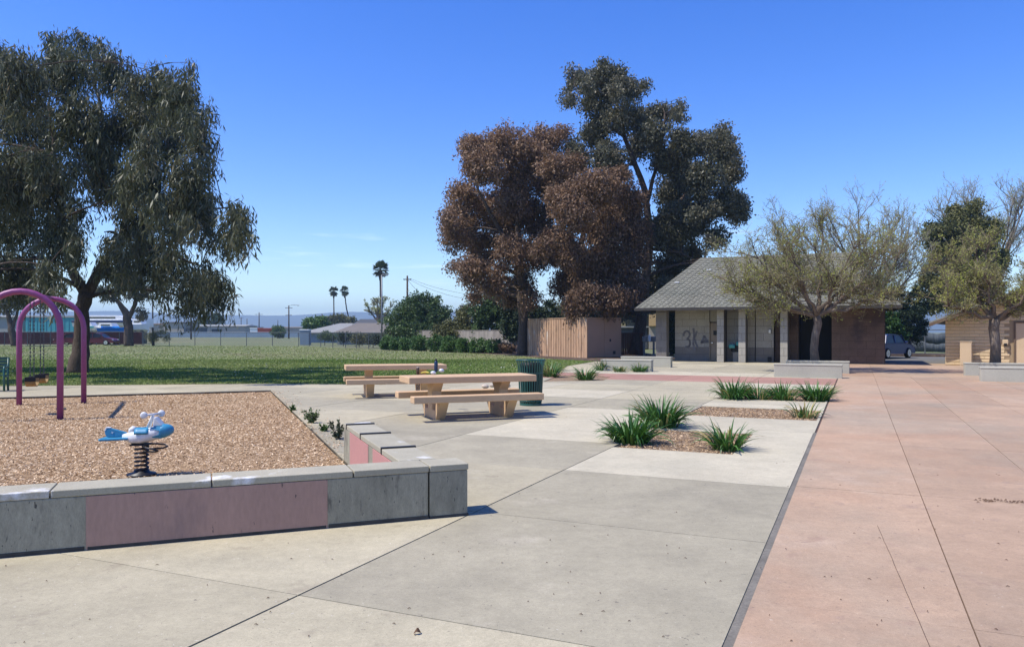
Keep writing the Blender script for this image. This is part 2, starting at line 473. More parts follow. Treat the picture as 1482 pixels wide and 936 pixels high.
# ------------------------------------------------------------------ polygon clipping
def clip(poly, a, b, inside=True):
    """part of a convex polygon to the left (inside) of the line a -> b, or to its right"""
    s = 1.0 if inside else -1.0
    def d(p):
        return s * ((b[0] - a[0]) * (p[1] - a[1]) - (b[1] - a[1]) * (p[0] - a[0]))
    out = []
    for i in range(len(poly)):
        p, q = poly[i], poly[(i + 1) % len(poly)]
        dp, dq = d(p), d(q)
        if dp >= 0:
            out.append(p)
        if dp * dq < 0:
            t = dp / (dp - dq)
            out.append((p[0] + t * (q[0] - p[0]), p[1] + t * (q[1] - p[1])))
    return out
def area(p):
    return .5 * sum(p[i][0] * p[(i + 1) % len(p)][1] - p[(i + 1) % len(p)][0] * p[i][1] for i in range(len(p)))
def subtract(polys, hole):
    out = []
    for poly in polys:
        rest = poly
        for i in range(len(hole)):
            a, b = hole[i], hole[(i + 1) % len(hole)]
            o = clip(rest, a, b, False) if rest else []
            if len(o) > 2 and abs(area(o)) > 1e-4:
                out.append(o)
            rest = clip(rest, a, b, True) if rest else []
    return out
def inside(p, poly):
    c = False
    for i in range(len(poly)):
        a, b = poly[i], poly[i - 1]
        if (a[1] > p[1]) != (b[1] > p[1]) and p[0] < (b[0] - a[0]) * (p[1] - a[1]) / (b[1] - a[1]) + a[0]:
            c = not c
    return c
def ccw(p):
    return p if area(p) > 0 else p[::-1]

# ------------------------------------------------------------------ ground, hills, lawn
gm = MB()
gm.add([(-6000, -300, -.08), (6000, -300, -.08), (6000, 6000, -.08), (-6000, 6000, -.08)], [(0, 1, 2, 3)])
struct(gm.build('ground', 'ground'), 'dry grassy ground reaching to the hills')

# low blue hills across the bay
hp, n = MB(), 90
rings = []
for i in range(n + 1):
    a = -1.15 + 2.3 * i / n
    h = 88 + 16 * math.sin(a * 3.1 + .6) + 9 * math.sin(a * 9 + 1) + 5 * math.sin(a * 23) + 3 * math.sin(a * 51)
    h *= .72 + .28 * math.cos((a + .35) * 1.3)
    rings.append([(math.sin(a) * r_, math.cos(a) * r_, h * k - .2) for r_, k in ((3050, 0), (3150, .35), (3260, .72), (3400, 1), (3700, .0))])
hp.loft([[r_[j] for r_ in rings] for j in range(5)], cap=False)
hp.f = [f for f in hp.f if max(f) - min(f) < n + 5]
struct(hp.build('hills', 'hill', smooth=True), 'long low hills fading into the blue haze')

LAWN = [(-62, 19.5), (-15.2, 22.7), (-7.7, 23.7), (-4, 23.35), (-1.8, 25.0), (0.3, 26.0), (1.3, 28.6), (1.9, 31), (2.6, 36), (4.4, 41.3),
        (2.3, 44.5), (0.4, 51.5), (-3, 57), (-11.1, 66.5), (-22.9, 84.5), (-42.8, 89.5), (-85, 89.5)]
lm = MB()
lm.prism(LAWN, -.07, .012)
struct(lm.build('lawn', 'lawn'), 'open lawn beyond the play area')

def in_lawn(P):
    return np.array([inside(p, LAWN) for p in P])
def grass_blades(n, y0, y1, hmin, hmax, power):
    Y = y0 + (y1 - y0) * rng.random(n) ** power
    X = (rng.random(n) * 1.5 - .72) * Y * .95 - 1.0
    P = np.stack([X, Y], 1)
    P = P[in_lawn(P)]
    m = len(P)
    h = hmin + (hmax - hmin) * rng.random(m)
    wd = .010 + .00055 * P[:, 1]
    a = rng.random(m) * math.pi
    dx, dy = np.cos(a) * wd, np.sin(a) * wd
    lx, ly = rng.normal(0, .03, m), rng.normal(0, .03, m)
    z = np.full(m, .01)
    V = np.stack([np.stack([P[:, 0] - dx, P[:, 1] - dy, z], 1), np.stack([P[:, 0] + dx, P[:, 1] + dy, z], 1),
                  np.stack([P[:, 0] + lx, P[:, 1] + ly, z + h], 1)], 1)
    patch = .5 + .22 * np.sin(P[:, 0] * .31 + 1.3 * np.sin(P[:, 1] * .17)) + .18 * np.sin(P[:, 1] * .42 + P[:, 0] * .12)
    # dry fringe at the far side, lush belt in the middle
    patch += np.clip((P[:, 1] - 46) / 22, -.35, .5) * .6
    return V.reshape(-1, 3), patch * .75 + rng.normal(0, .09, m)
V1, t1 = grass_blades(170000, 22.6, 44, .025, .06, 1.2)
V2, t2 = grass_blades(70000, 40, 92, .03, .06, 1.3)
tag(obj('grass', np_mesh('grass', np.concatenate([V1, V2]), 3, 'grass', np.concatenate([t1, t2]))), 'short mown grass covering the lawn', kind='stuff')
Yc = 25 + 40 * rng.random(900) ** 1.2
Xc = (rng.random(900) * 1.1 - .66) * Yc
Pc = np.stack([Xc, Yc], 1)
Pc = Pc[in_lawn(Pc)]
Pc = Pc[(np.sin(Pc[:, 0] * .5) + np.sin(Pc[:, 1] * .37 + 1)) > -.2]
base = np.concatenate([Pc, np.full((len(Pc), 1), .055)], 1)
tag(obj('clover_flowers', np_mesh('clover_flowers', leaf_quads(base, np.tile([[.3, 0, 1.]], (len(base), 1)) + rng.normal(0, .3, (len(base), 3)), .034, .034), 4, 'clover')), 'tiny white clover flowers dotted over the lawn', kind='stuff')

# ------------------------------------------------------------------ play area
O = G(678, 745)                                    # outer foot of the seat wall's free end
def PQ(p, q, z=0.0):
    return Vector((O.x + PV.x * p + QV.x * q, O.y + PV.y * p + QV.y * q, z))
PLAY = ccw([tuple(PQ(-.53, .30)[:2]), tuple(PQ(-.53, 15.7)[:2]), tuple(PQ(-19, 15.7)[:2]), tuple(PQ(-19, .30)[:2])])
pm = MB()
pm.prism(PLAY, -.12, -.05)
struct(pm.build('play_area', 'chipbase'), 'play area bedded with wood chips')
nch = 222000
pp = -.55 - 14.5 * rng.random(nch)
qq = .32 + 15.2 * rng.random(nch) ** 1.15
cx = O.x + PV.x * pp + QV.x * qq
cy = O.y + PV.y * pp + QV.y * qq
spill = 700                        # chips kicked out over the paving edge
sq = 3.45 + 12 * rng.random(spill)
sp = -.53 + rng.exponential(.16, spill)
cx = np.concatenate([cx, O.x + PV.x * sp + QV.x * sq]); cy = np.concatenate([cy, O.y + PV.y * sp + QV.y * sq])
nch += spill
ang = rng.random(nch) * 2 * math.pi
ax = np.stack([np.cos(ang), np.sin(ang), rng.normal(0, .28, nch)], 1)
ax = unit(ax)
nrm = unit(np.stack([rng.normal(0, .38, nch), rng.normal(0, .38, nch), np.ones(nch)], 1))
sd_ = unit(np.cross(ax, nrm))
Lc = (.007 + .016 * rng.random(nch))[:, None]
Wc = (.003 + .0055 * rng.random(nch))[:, None]
cc = np.stack([cx, cy, -.045 + .02 * rng.random(nch) + .015 * np.sin(cx * 1.3) * np.sin(cy * 1.1)], 1)
cc[-spill:, 2] = .006
Vc = np.stack([cc - ax * Lc - sd_ * Wc, cc + ax * Lc - sd_ * Wc, cc + ax * Lc + sd_ * Wc * .7, cc - ax * Lc + sd_ * Wc], 1)
tag(obj('wood_chips', np_mesh('wood_chips', Vc.reshape(-1, 3), 4, 'chips', rng.beta(2.2, 1.9, nch))), 'loose tan wood chips filling the play area', kind='stuff')

# ------------------------------------------------------------------ plaza paving
BEDS = {}
def uvrect(u0, u1, v0, v1):
    return ccw([tuple(UV(u, v)[:2]) for u, v in ((u0, v0), (u1, v0), (u1, v1), (u0, v1))])
BEDS['a'] = uvrect(-3.06, -1.48, 10.35, 12.6)
BEDS['b'] = uvrect(-3.06, -.66, 14.9, 16.9)
BEDS['c'] = uvrect(-3.06, -.66, 18.9, 22.9)
BEDS['d'] = ccw([(1.0, 24.9), (3.0, 25.3), (3.5, 27.3), (1.8, 28.6)])
HOLES = [PLAY] + list(BEDS.values())
plaza_base = MB()
plaza_base.prism([tuple(UV(u, v)[:2]) for u, v in ((-.6, -3), (16, -3), (16, 44.2), (-.6, 44.2))], -.07, -.014)
pink_root = struct(plaza_base.build('walkway', 'joint_brown'), 'pink concrete walkway with scored joints')
pb = MB()
rest = [[tuple(UV(u, v)[:2]) for u, v in ((-23, -3), (-.6, -3), (-.6, 48), (-23, 48))]]
for hole in HOLES:
    rest = subtract(rest, hole)
for poly in rest:
    pb.prism(poly, -.07, -.016)
plaza_root = struct(pb.build('plaza', 'joint'), 'grey concrete plaza paving cut by fine joints')
def slab(polys, mat, root, dz=0.0):
    m = MB()
    for p in polys:
        m.prism(p, -.05, dz)
    return m.build('slab', mat, root)
us = [-.6 - 2.5 * i for i in range(10)]
vs = [-3.45, -1.05, 1.35, 3.75, 6.13, 8.4, 10.7, 13.1, 15.4, 17.8, 20.2, 22.6, 25.0, 28.5, 31.0, 33.5, 36.0, 38.5, 41.0, 44.2]
LIGHT = {(0, 5), (0, 6), (0, 7), (0, 8), (0, 9), (1, 6), (1, 7), (2, 9), (0, 11), (1, 13), (2, 13), (3, 10), (0, 13), (3, 13)}
GREY = {(0, 4), (1, 5), (0, 3), (1, 8), (2, 6), (2, 7), (1, 14), (2, 14)}
for i in range(len(us) - 1):
    for j in range(len(vs) - 1):
        g0 = .028 if i == 0 else .006
        if i == 0 and (vs[j] > 13 or vs[j] < -1):
            g0 = .012
        gv = .004
        uu0, uu1 = us[i + 1] + (.008 if i == 0 else .005), us[i] - g0
        if i == 1:
            uu1 = us[i] - .008
        cell = ccw([tuple(UV(u, v)[:2]) for u, v in ((uu0, vs[j] + gv), (uu1, vs[j] + gv), (uu1, vs[j + 1] - gv), (uu0, vs[j + 1] - gv))])
        c = sum((Vector(p) for p in cell), Vector((0, 0))) / 4
        if all(inside(p, LAWN) for p in cell) or all(inside(p, PLAY) for p in cell) or c.x < -21 or c.y < -4:
            continue
        if c.x < -9 and c.y < 4:
            continue
        polys = [cell]
        for hole in HOLES:
            polys = subtract(polys, hole)
        polys = [p for p in polys if abs(area(p)) > .02]
        if not polys:
            continue
        pinkband = 24.9 < vs[j] < 25.1
        mat = 'pink_band' if pinkband else 'conc_light' if (i, j) in LIGHT else 'conc_grey' if (i, j) in GREY else random.choice(['conc', 'conc', 'conc', 'conc_grey'])
        slab(polys, mat, plaza_root, random.uniform(-.002, .001))
pus = [-.6 + 1.175 * i for i in range(13)]
pvs = [-2.5, 1.15, 4.8, 8.5, 12.15, 15.8, 19.5, 23.1, 26.8, 30.4, 34.1, 37.8, 41.4, 44.2]
for i in range(len(pus) - 1):
    for j in range(len(pvs) - 1):
        cell = [tuple(UV(u, v)[:2]) for u, v in ((pus[i] + (.026 if i == 0 else .004), pvs[j] + .003), (pus[i + 1] - .004, pvs[j] + .003),
                                               (pus[i + 1] - .004, pvs[j + 1] - .003), (pus[i] + (.026 if i == 0 else .004), pvs[j + 1] - .003))]
        slab([cell], 'pink', pink_root, random.uniform(-.002, .001))
for (x0, y0, x1, y1) in ((1270, 760, 1346, 936),):
    a, b = G(x0, y0), G(x1, y1)
    pts = [a.lerp(b, t) + Vector((random.gauss(0, .0012), 0, .0015)) for t in np.linspace(0, 1, 22)]
    cm_ = MB()
    for p, q in zip(pts[:-1], pts[1:]):
        cm_.add([p - Vector((.002, 0, 0)), p + Vector((.002, 0, 0)), q + Vector((.002, 0, 0)), q - Vector((.002, 0, 0))], [(0, 1, 2, 3)])
    cm_.build('saw_cut', 'joint_brown', pink_root)
# sealant strip between plaza and walkway
sm_ = MB()
k = -1.2
while k < 12.9:
    sm_.box(-.627, -.575, k, k + 3.6, -.03, -.007)
    k += 3.606
o = sm_.build('joint_strip', 'joint_strip', pink_root)
o.rotation_euler = (0, 0, -GA)

# parking asphalt and the far yard behind the two buildings
am = MB()
am.prism([tuple(UV(u, v)[:2]) for u, v in ((-1.5, 44.25), (16, 44.25), (22, 60), (-1.5, 60))], -.07, -.01)
struct(am.build('parking_lot', 'asphalt'), 'asphalt parking lot behind the restroom')
ym = MB()
ym.prism([(-3, 57), (.4, 51.4), (2.4, 44.4), (4.6, 41.4), (7.0, 44.6), (10, 46.5), (10, 66), (-3, 66)], -.06, .02)
struct(ym.build('mulch_bed', 'darksoil'), 'dark mulch and leaf litter under the gum trees')
ym = MB()
ym.prism([tuple(UV(u, v)[:2]) for u, v in ((0.4, 56.5), (14, 56.5), (14, 61), (0.4, 61))], -.06, .10)
struct(ym.build('dirt_bank', 'darksoil'), 'bare dirt bank beside the parking lot')
for k, b in BEDS.items():
    bm_ = MB()
    bm_.prism(b, -.12, -.02)
    struct(bm_.build('planting_bed', 'soil'), {'a': 'square soil bed with three strap plants in pale paving', 'b': 'long bare soil strip with one yellowing tuft', 'c': 'long soil bed with a row of strap plants', 'd': 'soil bed on the lawn side of the litter bin'}[k])

nm = 14000
mu = np.stack([-3.02 + 2.3 * rng.random(nm), rng.random(nm)], 1)
grp = rng.integers(0, 3, nm)
lo, hi = np.array([10.4, 14.95, 18.95])[grp], np.array([12.55, 16.85, 22.85])[grp]
mu[:, 1] = lo + (hi - lo) * mu[:, 1]
mu[:, 0] = np.where(grp == 0, np.minimum(mu[:, 0], -1.52 - .2 * rng.random(nm)), mu[:, 0])
mp_ = np.stack([mu[:, 0] * cu + mu[:, 1] * su, -mu[:, 0] * su + mu[:, 1] * cu, np.full(nm, -.012)], 1)
an = rng.random(nm) * 6.28
tag(obj('bed_mulch', np_mesh('bed_mulch', leaf_quads(mp_, np.stack([np.cos(an), np.sin(an), rng.normal(.1, .2, nm)], 1), .025 + .03 * rng.random(nm), .012), 4, 'chips', rng.beta(1.4, 2.0, nm))), 'loose bark mulch scattered over the planting beds', kind='stuff')

# ------------------------------------------------------------------ front seat wall (one L-shaped wall)
sw = thing('seat_wall', 'low L-shaped concrete wall with pink painted panels and pale coping', 'wall', O, WA)
TH = .33
def wallpart(name, mat, x0, x1, y0, y1, z0, z1, bev=.012):
    return MB().box(x0, x1, y0, y1, z0, z1).build(name, mat, sw, bevel=bev)
xs = [0, -.355, -1.44, -2.53, -3.62, -4.71, -5.8, -6.9, -8.0]
for i in range(len(xs) - 1):
    wallpart('wall_segment', 'wallconc', xs[i + 1] + .006, xs[i] - .006, 0, TH, -.05, .398)
cs = [.004, -.352, -1.0, -2.09, -3.18, -4.27, -5.36, -6.45, -8.0]
for i in range(len(cs) - 1):
    wallpart('coping', 'coping', cs[i + 1] + .005, cs[i] - .005, -.004, TH + .006, .399, .452, .006)
wallpart('painted_panel', 'wallpink_shaded_worn', -2.95, -1.21, -.004, .05, .0, .394, .002)
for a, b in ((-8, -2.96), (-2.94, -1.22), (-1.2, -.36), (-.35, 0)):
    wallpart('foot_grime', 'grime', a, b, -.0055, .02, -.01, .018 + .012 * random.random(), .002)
ys = [TH + .004, 1.44, 2.42, 3.40]
for i in range(3):
    wallpart('wall_segment', 'wallconc', -.53, -.20, ys[i] + .003, ys[i + 1] - .003, -.1, .398)
for a, b in ((TH + .022, 1.085), (1.125, 2.21), (2.25, 3.14), (3.18, 3.412)):
    wallpart('coping', 'coping', -.535, -.195, a, b, .399, .452, .006)
wallpart('painted_panel', 'wallpink', -.535, -.5, 1.79, 2.92, -.05, .394, .002)
wallpart('painted_panel', 'wallpink', -.535, -.5, .42, 1.54, -.05, .394, .002)
for y_ in (1.105, 2.23, 3.16):
    wallpart('skate_stop', 'blackmetal', -.54, -.19, y_ - .019, y_ + .019, .399, .468, .003)

# ------------------------------------------------------------------ pale seat walls around the plaza trees
def seatwall(u0, u1, v, label, dv=.36, h=.47, sk=0.0):
    t = thing('planter_wall', label, 'wall', UV(u0, v), -GA + sk, 'pale concrete seat walls on the plaza')
    L = u1 - u0
    MB().box(0, L, 0, dv, -.04, h - .06).build('wall_body', 'planterconc', t, bevel=.015)
    MB().box(-.012, L + .012, -.012, dv + .012, h - .059, h).build('cap', 'planterconc', t, bevel=.015)
    return t
seatwall(-2.68, -.45, 28.75, 'pale seat wall standing before the trunk of the budding tree at the restroom')
seatwall(-2.55, -.25, 32.2, 'white topped seat wall directly at the foot of the budding restroom tree')
seatwall(3.62, 7.2, 32.6, 'pale seat wall closest to the cream block building')
seatwall(3.66, 7.2, 28.9, 'pale seat wall on the pink paving before the one by the cream building')
seatwall(-9.6, -7.5, 30.4, 'grey seat wall with strap plants growing along its foot')
seatwall(-9.9, -7.6, 34.4, 'plain low seat wall between strap plant wall and restroom door')

# ------------------------------------------------------------------ restroom building
BU, BV = -4.4, 43.4
rb = thing('restroom_building', 'grey concrete block restroom with steep hipped shingle roof', 'building', UV(BU, BV), -GA)
def L_(u, v):
    return u - BU, v - BV
def bpart(name, mat, u0, u1, v0, v1, z0, z1, parent=None, bev=0.0):
    return MB().box(u0 - BU, u1 - BU, v0 - BV, v1 - BV, z0, z1).build(name, mat, parent or rb, bevel=bev)
bpart('core_wall', 'mortar', -9.15, 1.1, 43.35, 46.2, -.03, 2.86)
def block_mesh(w, h, mat, d=.12):
    m = MB()
    m.box(.006, w - .008, 0, d, .006, h - .008)
    me = m.mesh('block', mat)
    return me
_bm = {}
def blocks(wall, w, h, d, x0, x1, z0, z1, mats, off=0.0):
    """running bond of blocks on the -y face of a wall part, local coordinates of the wall"""
    row = 0
    z = z0
    while z + h * .5 < z1:
        hh = min(h, z1 - z)
        x = x0 - (w * .5 if (row % 2) else 0)
        mat = mats(row) if callable(mats) else mats
        while x < x1 - .01:
            a, b = max(x, x0), min(x + w, x1)
            key = (round(b - a, 2), round(hh, 2), mat)
            if key not in _bm:
                _bm[key] = block_mesh(b - a, hh, mat)
            if b - a > .06:
                o = obj('block', _bm[key], wall)
                o.location = (a, off - random.uniform(.0, .006), z)
            x += w
        z += h
        row += 1
def blockwall(u0, u1, v, mats, depth=.3, back='mortar', z1=2.86):
    w = bpart('block_wall', back, u0, u1, v + .012, v + depth, -.03, z1)
    blocks(w, .8, .38, .12, u0 - BU, u1 - BU, 0, z1, mats, v - BV)
    return w
lowgrey = lambda r_: 'block_base' if r_ < 2 else 'block'
blockwall(-9.2, -7.32, 42.72, lowgrey, .6)
blockwall(-6.36, -4.9, 42.45, lowgrey, .9)
blockwall(-4.86, -3.95, 42.35, lowgrey, .9)
blockwall(-3.93, -2.75, 42.6, 'block_brown', .3, 'mortar_brown')
blockwall(-1.15, 1.28, 41.98, 'block_brown', .3, 'mortar_brown')
bpart('side_wall', 'block_brown', -1.15, -.95, 42.29, 43.34, -.03, 2.86)
bpart('side_wall', 'block_brown', 1.04, 1.28, 42.29, 46.2, -.03, 2.86)
bpart('doorway_dark', 'dark', -2.74, -1.16, 43.2, 43.34, -.03, 2.86)  # near-black sheet paints in the darkness of the doorway recess
for u0 in (-6.72, -5.62, -3.56):
    w = bpart('pilaster', 'mortar', u0 + .012, u0 + .348, 41.432, 43.0, -.03, 2.86)
    blocks(w, .36, .38, .12, u0 - BU, u0 + .36 - BU, 0, 2.86, 'block', 41.42 - BV)
w = bpart('corner_pier', 'block_base', -10.02, -9.44, 41.7, 42.3, -.03, 2.82)
blocks(w, .6, .38, .1, -10.03 - BU, -9.43 - BU, 0, 2.82, 'block_base', 41.66 - BV)
bpart('door_head', 'block', -7.32, -6.37, 42.8, 43.2, 2.14, 2.86)
d = bpart('door', 'tanpaint', -7.29, -6.38, 42.76, 43.2, 0, 2.08, bev=.01)
bpart('door_frame', 'tanpaint', -7.33, -7.295, 42.7, 43.2, 0, 2.13)
bpart('sign_plate', 'blackplastic', -7.12, -6.9, 42.745, 42.76, 1.42, 1.66, d)
bpart('handle', 'chrome', -7.22, -7.12, 42.68, 42.76, .98, 1.02, d)
bpart('wall_lamp', 'whitepaint', -4.2, -4.08, 42.2, 42.34, 1.52, 1.72, bev=.03)
bpart('foot_vent', 'blackplastic', -4.25, -4.08, 42.22, 42.34, .02, .28)
# spray-painted marks on the wall by the door (a looped figure, a k-like one and an arrowhead)
def spray(pts, r=.035):
    m = MB()
    P3 = [Vector((a - BU, 42.70 - BV, b)) for a, b in pts]
    for a, b in zip(P3[:-1], P3[1:]):
        dd = (b - a); 
        if dd.length < 1e-4: continue
        nn = Vector((-dd.z, 0, dd.x)).normalized() * r
        e = dd.normalized() * r * .5
        m.add([a - e - nn, b + e - nn, b + e + nn, a - e + nn], [(0, 1, 2, 3)])
    return m.build('graffiti_mark', 'spray', rb)
def circ(u, z, ru, rz, a0, a1, n=9):
    return [(u + ru * math.cos(R(a0 + (a1 - a0) * i / n)), z + rz * math.sin(R(a0 + (a1 - a0) * i / n))) for i in range(n + 1)]
spray(circ(-8.55, 1.45, .17, .2, 200, -60) + circ(-8.52, .98, .16, .22, 90, -120), .05)
spray([(-8.18, 1.78), (-8.14, 1.4), (-8.2, .95), (-8.12, .62)], .055)
spray([(-8.0, 1.62), (-8.13, 1.25), (-8.06, 1.0), (-7.95, .75)], .05)
spray([(-7.75, 1.0), (-7.6, 1.36), (-7.4, 1.05), (-7.75, 1.02), (-7.55, 1.12)], .06)
# roof: lapped shingle courses on the four hips
E0, E1, EV0, EV1, EZ = -10.95, 1.95, 40.75, 47.0, 2.86
RU0, RU1, RV_, RZ = -8.0, -.35, 43.9, 5.75
def course_face(a0, a1, b0, b1, n=26):
    """eave a0->a1, ridge b0->b1: n lapped courses"""
    m = MB()
    a0, a1, b0, b1 = map(Vector, (a0, a1, b0, b1))
    nn = (a1 - a0).cross(b0 - a0).normalized()
    for i in range(n):
        t0, t1 = i / n, min(1, (i + 1.12) / n)
        p, q = a0.lerp(b0, t0), a1.lerp(b1, t0)
        r_, s_ = a0.lerp(b0, t1), a1.lerp(b1, t1)
        nt = max(1, int((q - p).length / .33))
        for k in range(nt):
            x0, x1 = k / nt, (k + 1) / nt - .012
            up = nn * (.022 + random.uniform(0, .012))
            dn = (p - r_).normalized() * random.uniform(-.015, .02)
            m.add([p.lerp(q, x0) + up + dn, p.lerp(q, x1) + up + dn, r_.lerp(s_, x1), r_.lerp(s_, x0), p.lerp(q, x0) - nn * .02 + dn, p.lerp(q, x1) - nn * .02 + dn],
                  [(0, 1, 2, 3), (4, 5, 1, 0)])
    return m
rc = MB()
lz = lambda u, v, z: (u - BU, v - BV, z)
A, B_, C_, D_ = lz(E0, EV0, EZ), lz(E1, EV0, EZ), lz(E1, EV1, EZ), lz(E0, EV1, EZ)
P_, Q_ = lz(RU0, RV_, RZ), lz(RU1, RV_, RZ)
roof = MB().add([A, B_, C_, D_, P_, Q_], [(0, 1, 5, 4), (1, 2, 5), (2, 3, 4, 5), (3, 0, 4), (3, 2, 1, 0)]).build('roof', 'shingle', rb)
for (a0, a1, b0, b1) in ((A, B_, P_, Q_), (B_, C_, Q_, Q_), (C_, D_, Q_, P_), (D_, A, P_, P_)):
    s_ = course_face(a0, a1, b0, b1).build('shingles', 'shingle', roof)
    s_['kind'] = 'stuff'
fm = MB()
for (x0, x1, y0, y1) in ((E0 - .03, E1 + .03, EV0 - .04, EV0 - .003), (E0 - .03, E1 + .03, EV1 + .003, EV1 + .04), (E0 - .04, E0 - .003, EV0, EV1), (E1 + .003, E1 + .04, EV0, EV1)):
    fm.box(x0 - BU, x1 - BU, y0 - BV, y1 - BV, EZ - .13, EZ + .02)
fm.build('fascia', 'fascia', rb)
for (u0, z0) in ((-9.0, 4.3), (-7.4, 5.0), (-5.2, 4.6)):
    vv = EV0 + (RV_ - EV0) * (z0 - EZ) / (RZ - EZ)
    MB().box(-.12, .12, -.1, .1, 0, .05).build('roof_patch', 'whitepaint', roof).location = (u0 - BU, vv - BV, z0 - .02)

# drinking fountain between the pilasters
df = thing('drinking_fountain', 'aqua twin-basin drinking fountain between restroom pilasters', 'fountain', UV(-5.85, 42.2), -GA)
MB().box(-.16, .16, 0, .3, -.03, .52).build('pedestal', 'block', df, bevel=.01)
MB().box(-.36, -.02, -.22, .2, .73, .93).build('basin', 'aqua', df, bevel=.05)
MB().box(.02, .30, -.15, .25, .86, 1.08).build('basin', 'aqua', df, bevel=.05)
MB().box(-.25, .30, .0, .3, .53, .85).build('backing', 'blackplastic', df, bevel=.02)
MB().tube([(-.2, -.1, .93), (-.2, -.1, .98), (-.2, -.16, 1.0)], .015, 8).build('spout', 'chrome', df)

# ------------------------------------------------------------------ cream block building on the right
cb = thing('block_building', 'cream slump block building with low gabled roof', 'building', UV(3.9, 42.4), R(-33))
GAB = [(0, -.03), (11, -.03), (11, 2.25), (5.5, 4.42), (0, 2.25)]
MB().extrude(GAB, 'y', .012, 9).build('gable_wall', 'slump_mortar', cb)
cw = [o for o in cb.children][0]
bw, bh, z, row = .4, .152, 0.0, 0
_sl = {}
while z < 3.6:
    top = lambda x: 2.2 + (x * .394 if x < 5.5 else (11 - x) * .394)
    x = -(bw / 2 if row % 2 else 0)
    while x < 6.0:
        a, b = max(x, 0), min(x + bw, 6.0)
        x += bw
        if b - a < .06 or min(top(a), top(b)) < z + bh or (a < 3.75 and b > 2.78 and z < 2.08):
            continue
        key = round(b - a, 2)
        if key not in _sl:
            m = MB()
            m.add([(.004, .0, .006), (key - .004, .0, .006), (key - .004, -.012, .03), (key - .004, -.012, bh - .03), (key - .004, 0, bh - .008), (.004, 0, bh - .008), (.004, -.012, bh - .03), (.004, -.012, .03),
                   (.004, .06, .006), (key - .004, .06, .006), (key - .004, .06, bh - .008), (.004, .06, bh - .008)],
                  [(0, 1, 2, 7), (7, 2, 3, 6), (6, 3, 4, 5), (0, 8, 9, 1), (5, 4, 10, 11), (0, 7, 6, 5, 11, 8), (1, 9, 10, 4, 3, 2)])
            _sl[key] = m.mesh('block', 'slump')
        obj('block', _sl[key], cw).location = (a, -random.uniform(0, .006), z)
    z += bh
    row += 1
for sgn in (0, 1):
    e, t_ = (-.62, 2.25 - .62 * .394), (5.5, 4.42)
    if sgn:
        e = (11.62, e[1])
    dx, dz = t_[0] - e[0], t_[1] - e[1]
    poly = [e, t_, (t_[0], t_[1] + .07), (e[0], e[1] + .07)]
    r_ = MB().extrude(poly if not sgn else poly[::-1], 'y', -.85, 9.6).build('roof_slope', 'roof_grey', cb)
    MB().extrude([(e[0], e[1] - .16), (t_[0], t_[1] - .16), (t_[0], t_[1] - .003), (e[0], e[1] - .003)], 'y', -.86, -.81).build('barge_board', 'brownwood', cb)
    for k in range(5):
        y0 = -.8 + k * .0
    for f_ in (.18, .5, .82):
        px_, pz_ = e[0] + dx * f_, e[1] + dz * f_
        MB().box(px_ - .05, px_ + .05, -.8, .0, pz_ - .16, pz_ - .005).build('rafter_tail', 'brownwood', cb)
dr = MB().box(2.84, 3.72, -.012, .06, 0, 2.0).build('door', 'creampaint', cb)
MB().box(2.76, 2.835, -.05, .05, 0, 2.08).build('jamb', 'brownwood', dr)
MB().box(3.725, 3.8, -.05, .05, 0, 2.08).build('jamb', 'brownwood', dr)
MB().box(2.836, 3.724, -.05, .05, 2.005, 2.08).build('lintel', 'brownwood', dr)
lb = MB().box(2.32, 2.55, -.14, -.015, 1.0, 1.24).build('wall_lamp', 'creampaint', cb, bevel=.02)
MB().box(2.38, 2.5, -.19, -.142, .94, 1.06).build('lens', 'blackplastic', lb)
uc = thing('utility_cabinet', 'cream upright utility cabinet against the cream block wall', 'cabinet', UV(4.42, 41.55), R(-33))
MB().box(0, .48, 0, .42, -.02, 1.12).build('cabinet_body', 'creampaint', uc, bevel=.01)
MB().box(.02, .46, -.015, -.001, .05, 1.06).build('door_panel', 'creampaint', uc, bevel=.005)
MB().box(-.02, .5, -.02, .44, 1.121, 1.15).build('lid', 'creampaint', uc, bevel=.006)

# ------------------------------------------------------------------ board-clad enclosure by the gums
s0, s1 = Vector((4.52, 46.5, 0)), Vector((1.12, 52.0, 0))
sa = math.atan2((s0 - s1).y, (s0 - s1).x)          # local x from the far end to the near corner
SL, SD, SH = (s0 - s1).length, 2.6, 2.4
sh = thing('board_enclosure', 'tan board enclosure with sunlit upright boards and plain double doors', 'enclosure', s1, sa)
MB().box(.05, SL - .05, .05, SD - .05, -.03, SH - .08).build('frame', 'brownwood', sh)
nb = 24
bw = SL / nb
bmesh_ = MB().box(.014, bw - .014, -.02, .02, -.02, SH).mesh('board', 'boardwood')
bat = MB().box(-.03, .03, -.055, -.021, 0, SH - .03).mesh('batten', 'boardwood')
for i in range(nb):
    o = obj('board', bmesh_, sh)
    o.location = (i * bw, random.uniform(-.008, .008), random.uniform(-.02, .02))
    if i % 2 == 0:
        obj('batten', bat, sh).location = (i * bw, 0, 0)
MB().box(-.03, SL + .03, -.045, .06, SH + .022, SH + .08).build('top_rail', 'boardwood', sh)
for y0, y1 in ((.03, SD / 2 - .008), (SD / 2 + .008, SD - .03)):
    o = MB().box(SL - .03, SL + .035, y0, y1, .05, SH - .02).build('door_leaf', 'shedpaint', sh, bevel=.006)
MB().box(SL - .03, SL + .05, SD - .03, SD + .03, -.03, SH + .05).build('corner_post', 'shedpaint', sh)
MB().box(SL - .03, SL + .05, -.03, .028, -.03, SH + .0).build('corner_post', 'boardwood', sh)
MB().box(SL + .036, SL + .06, SD * .66, SD * .70, 1.0, 1.16).build('latch', 'blackmetal', sh)
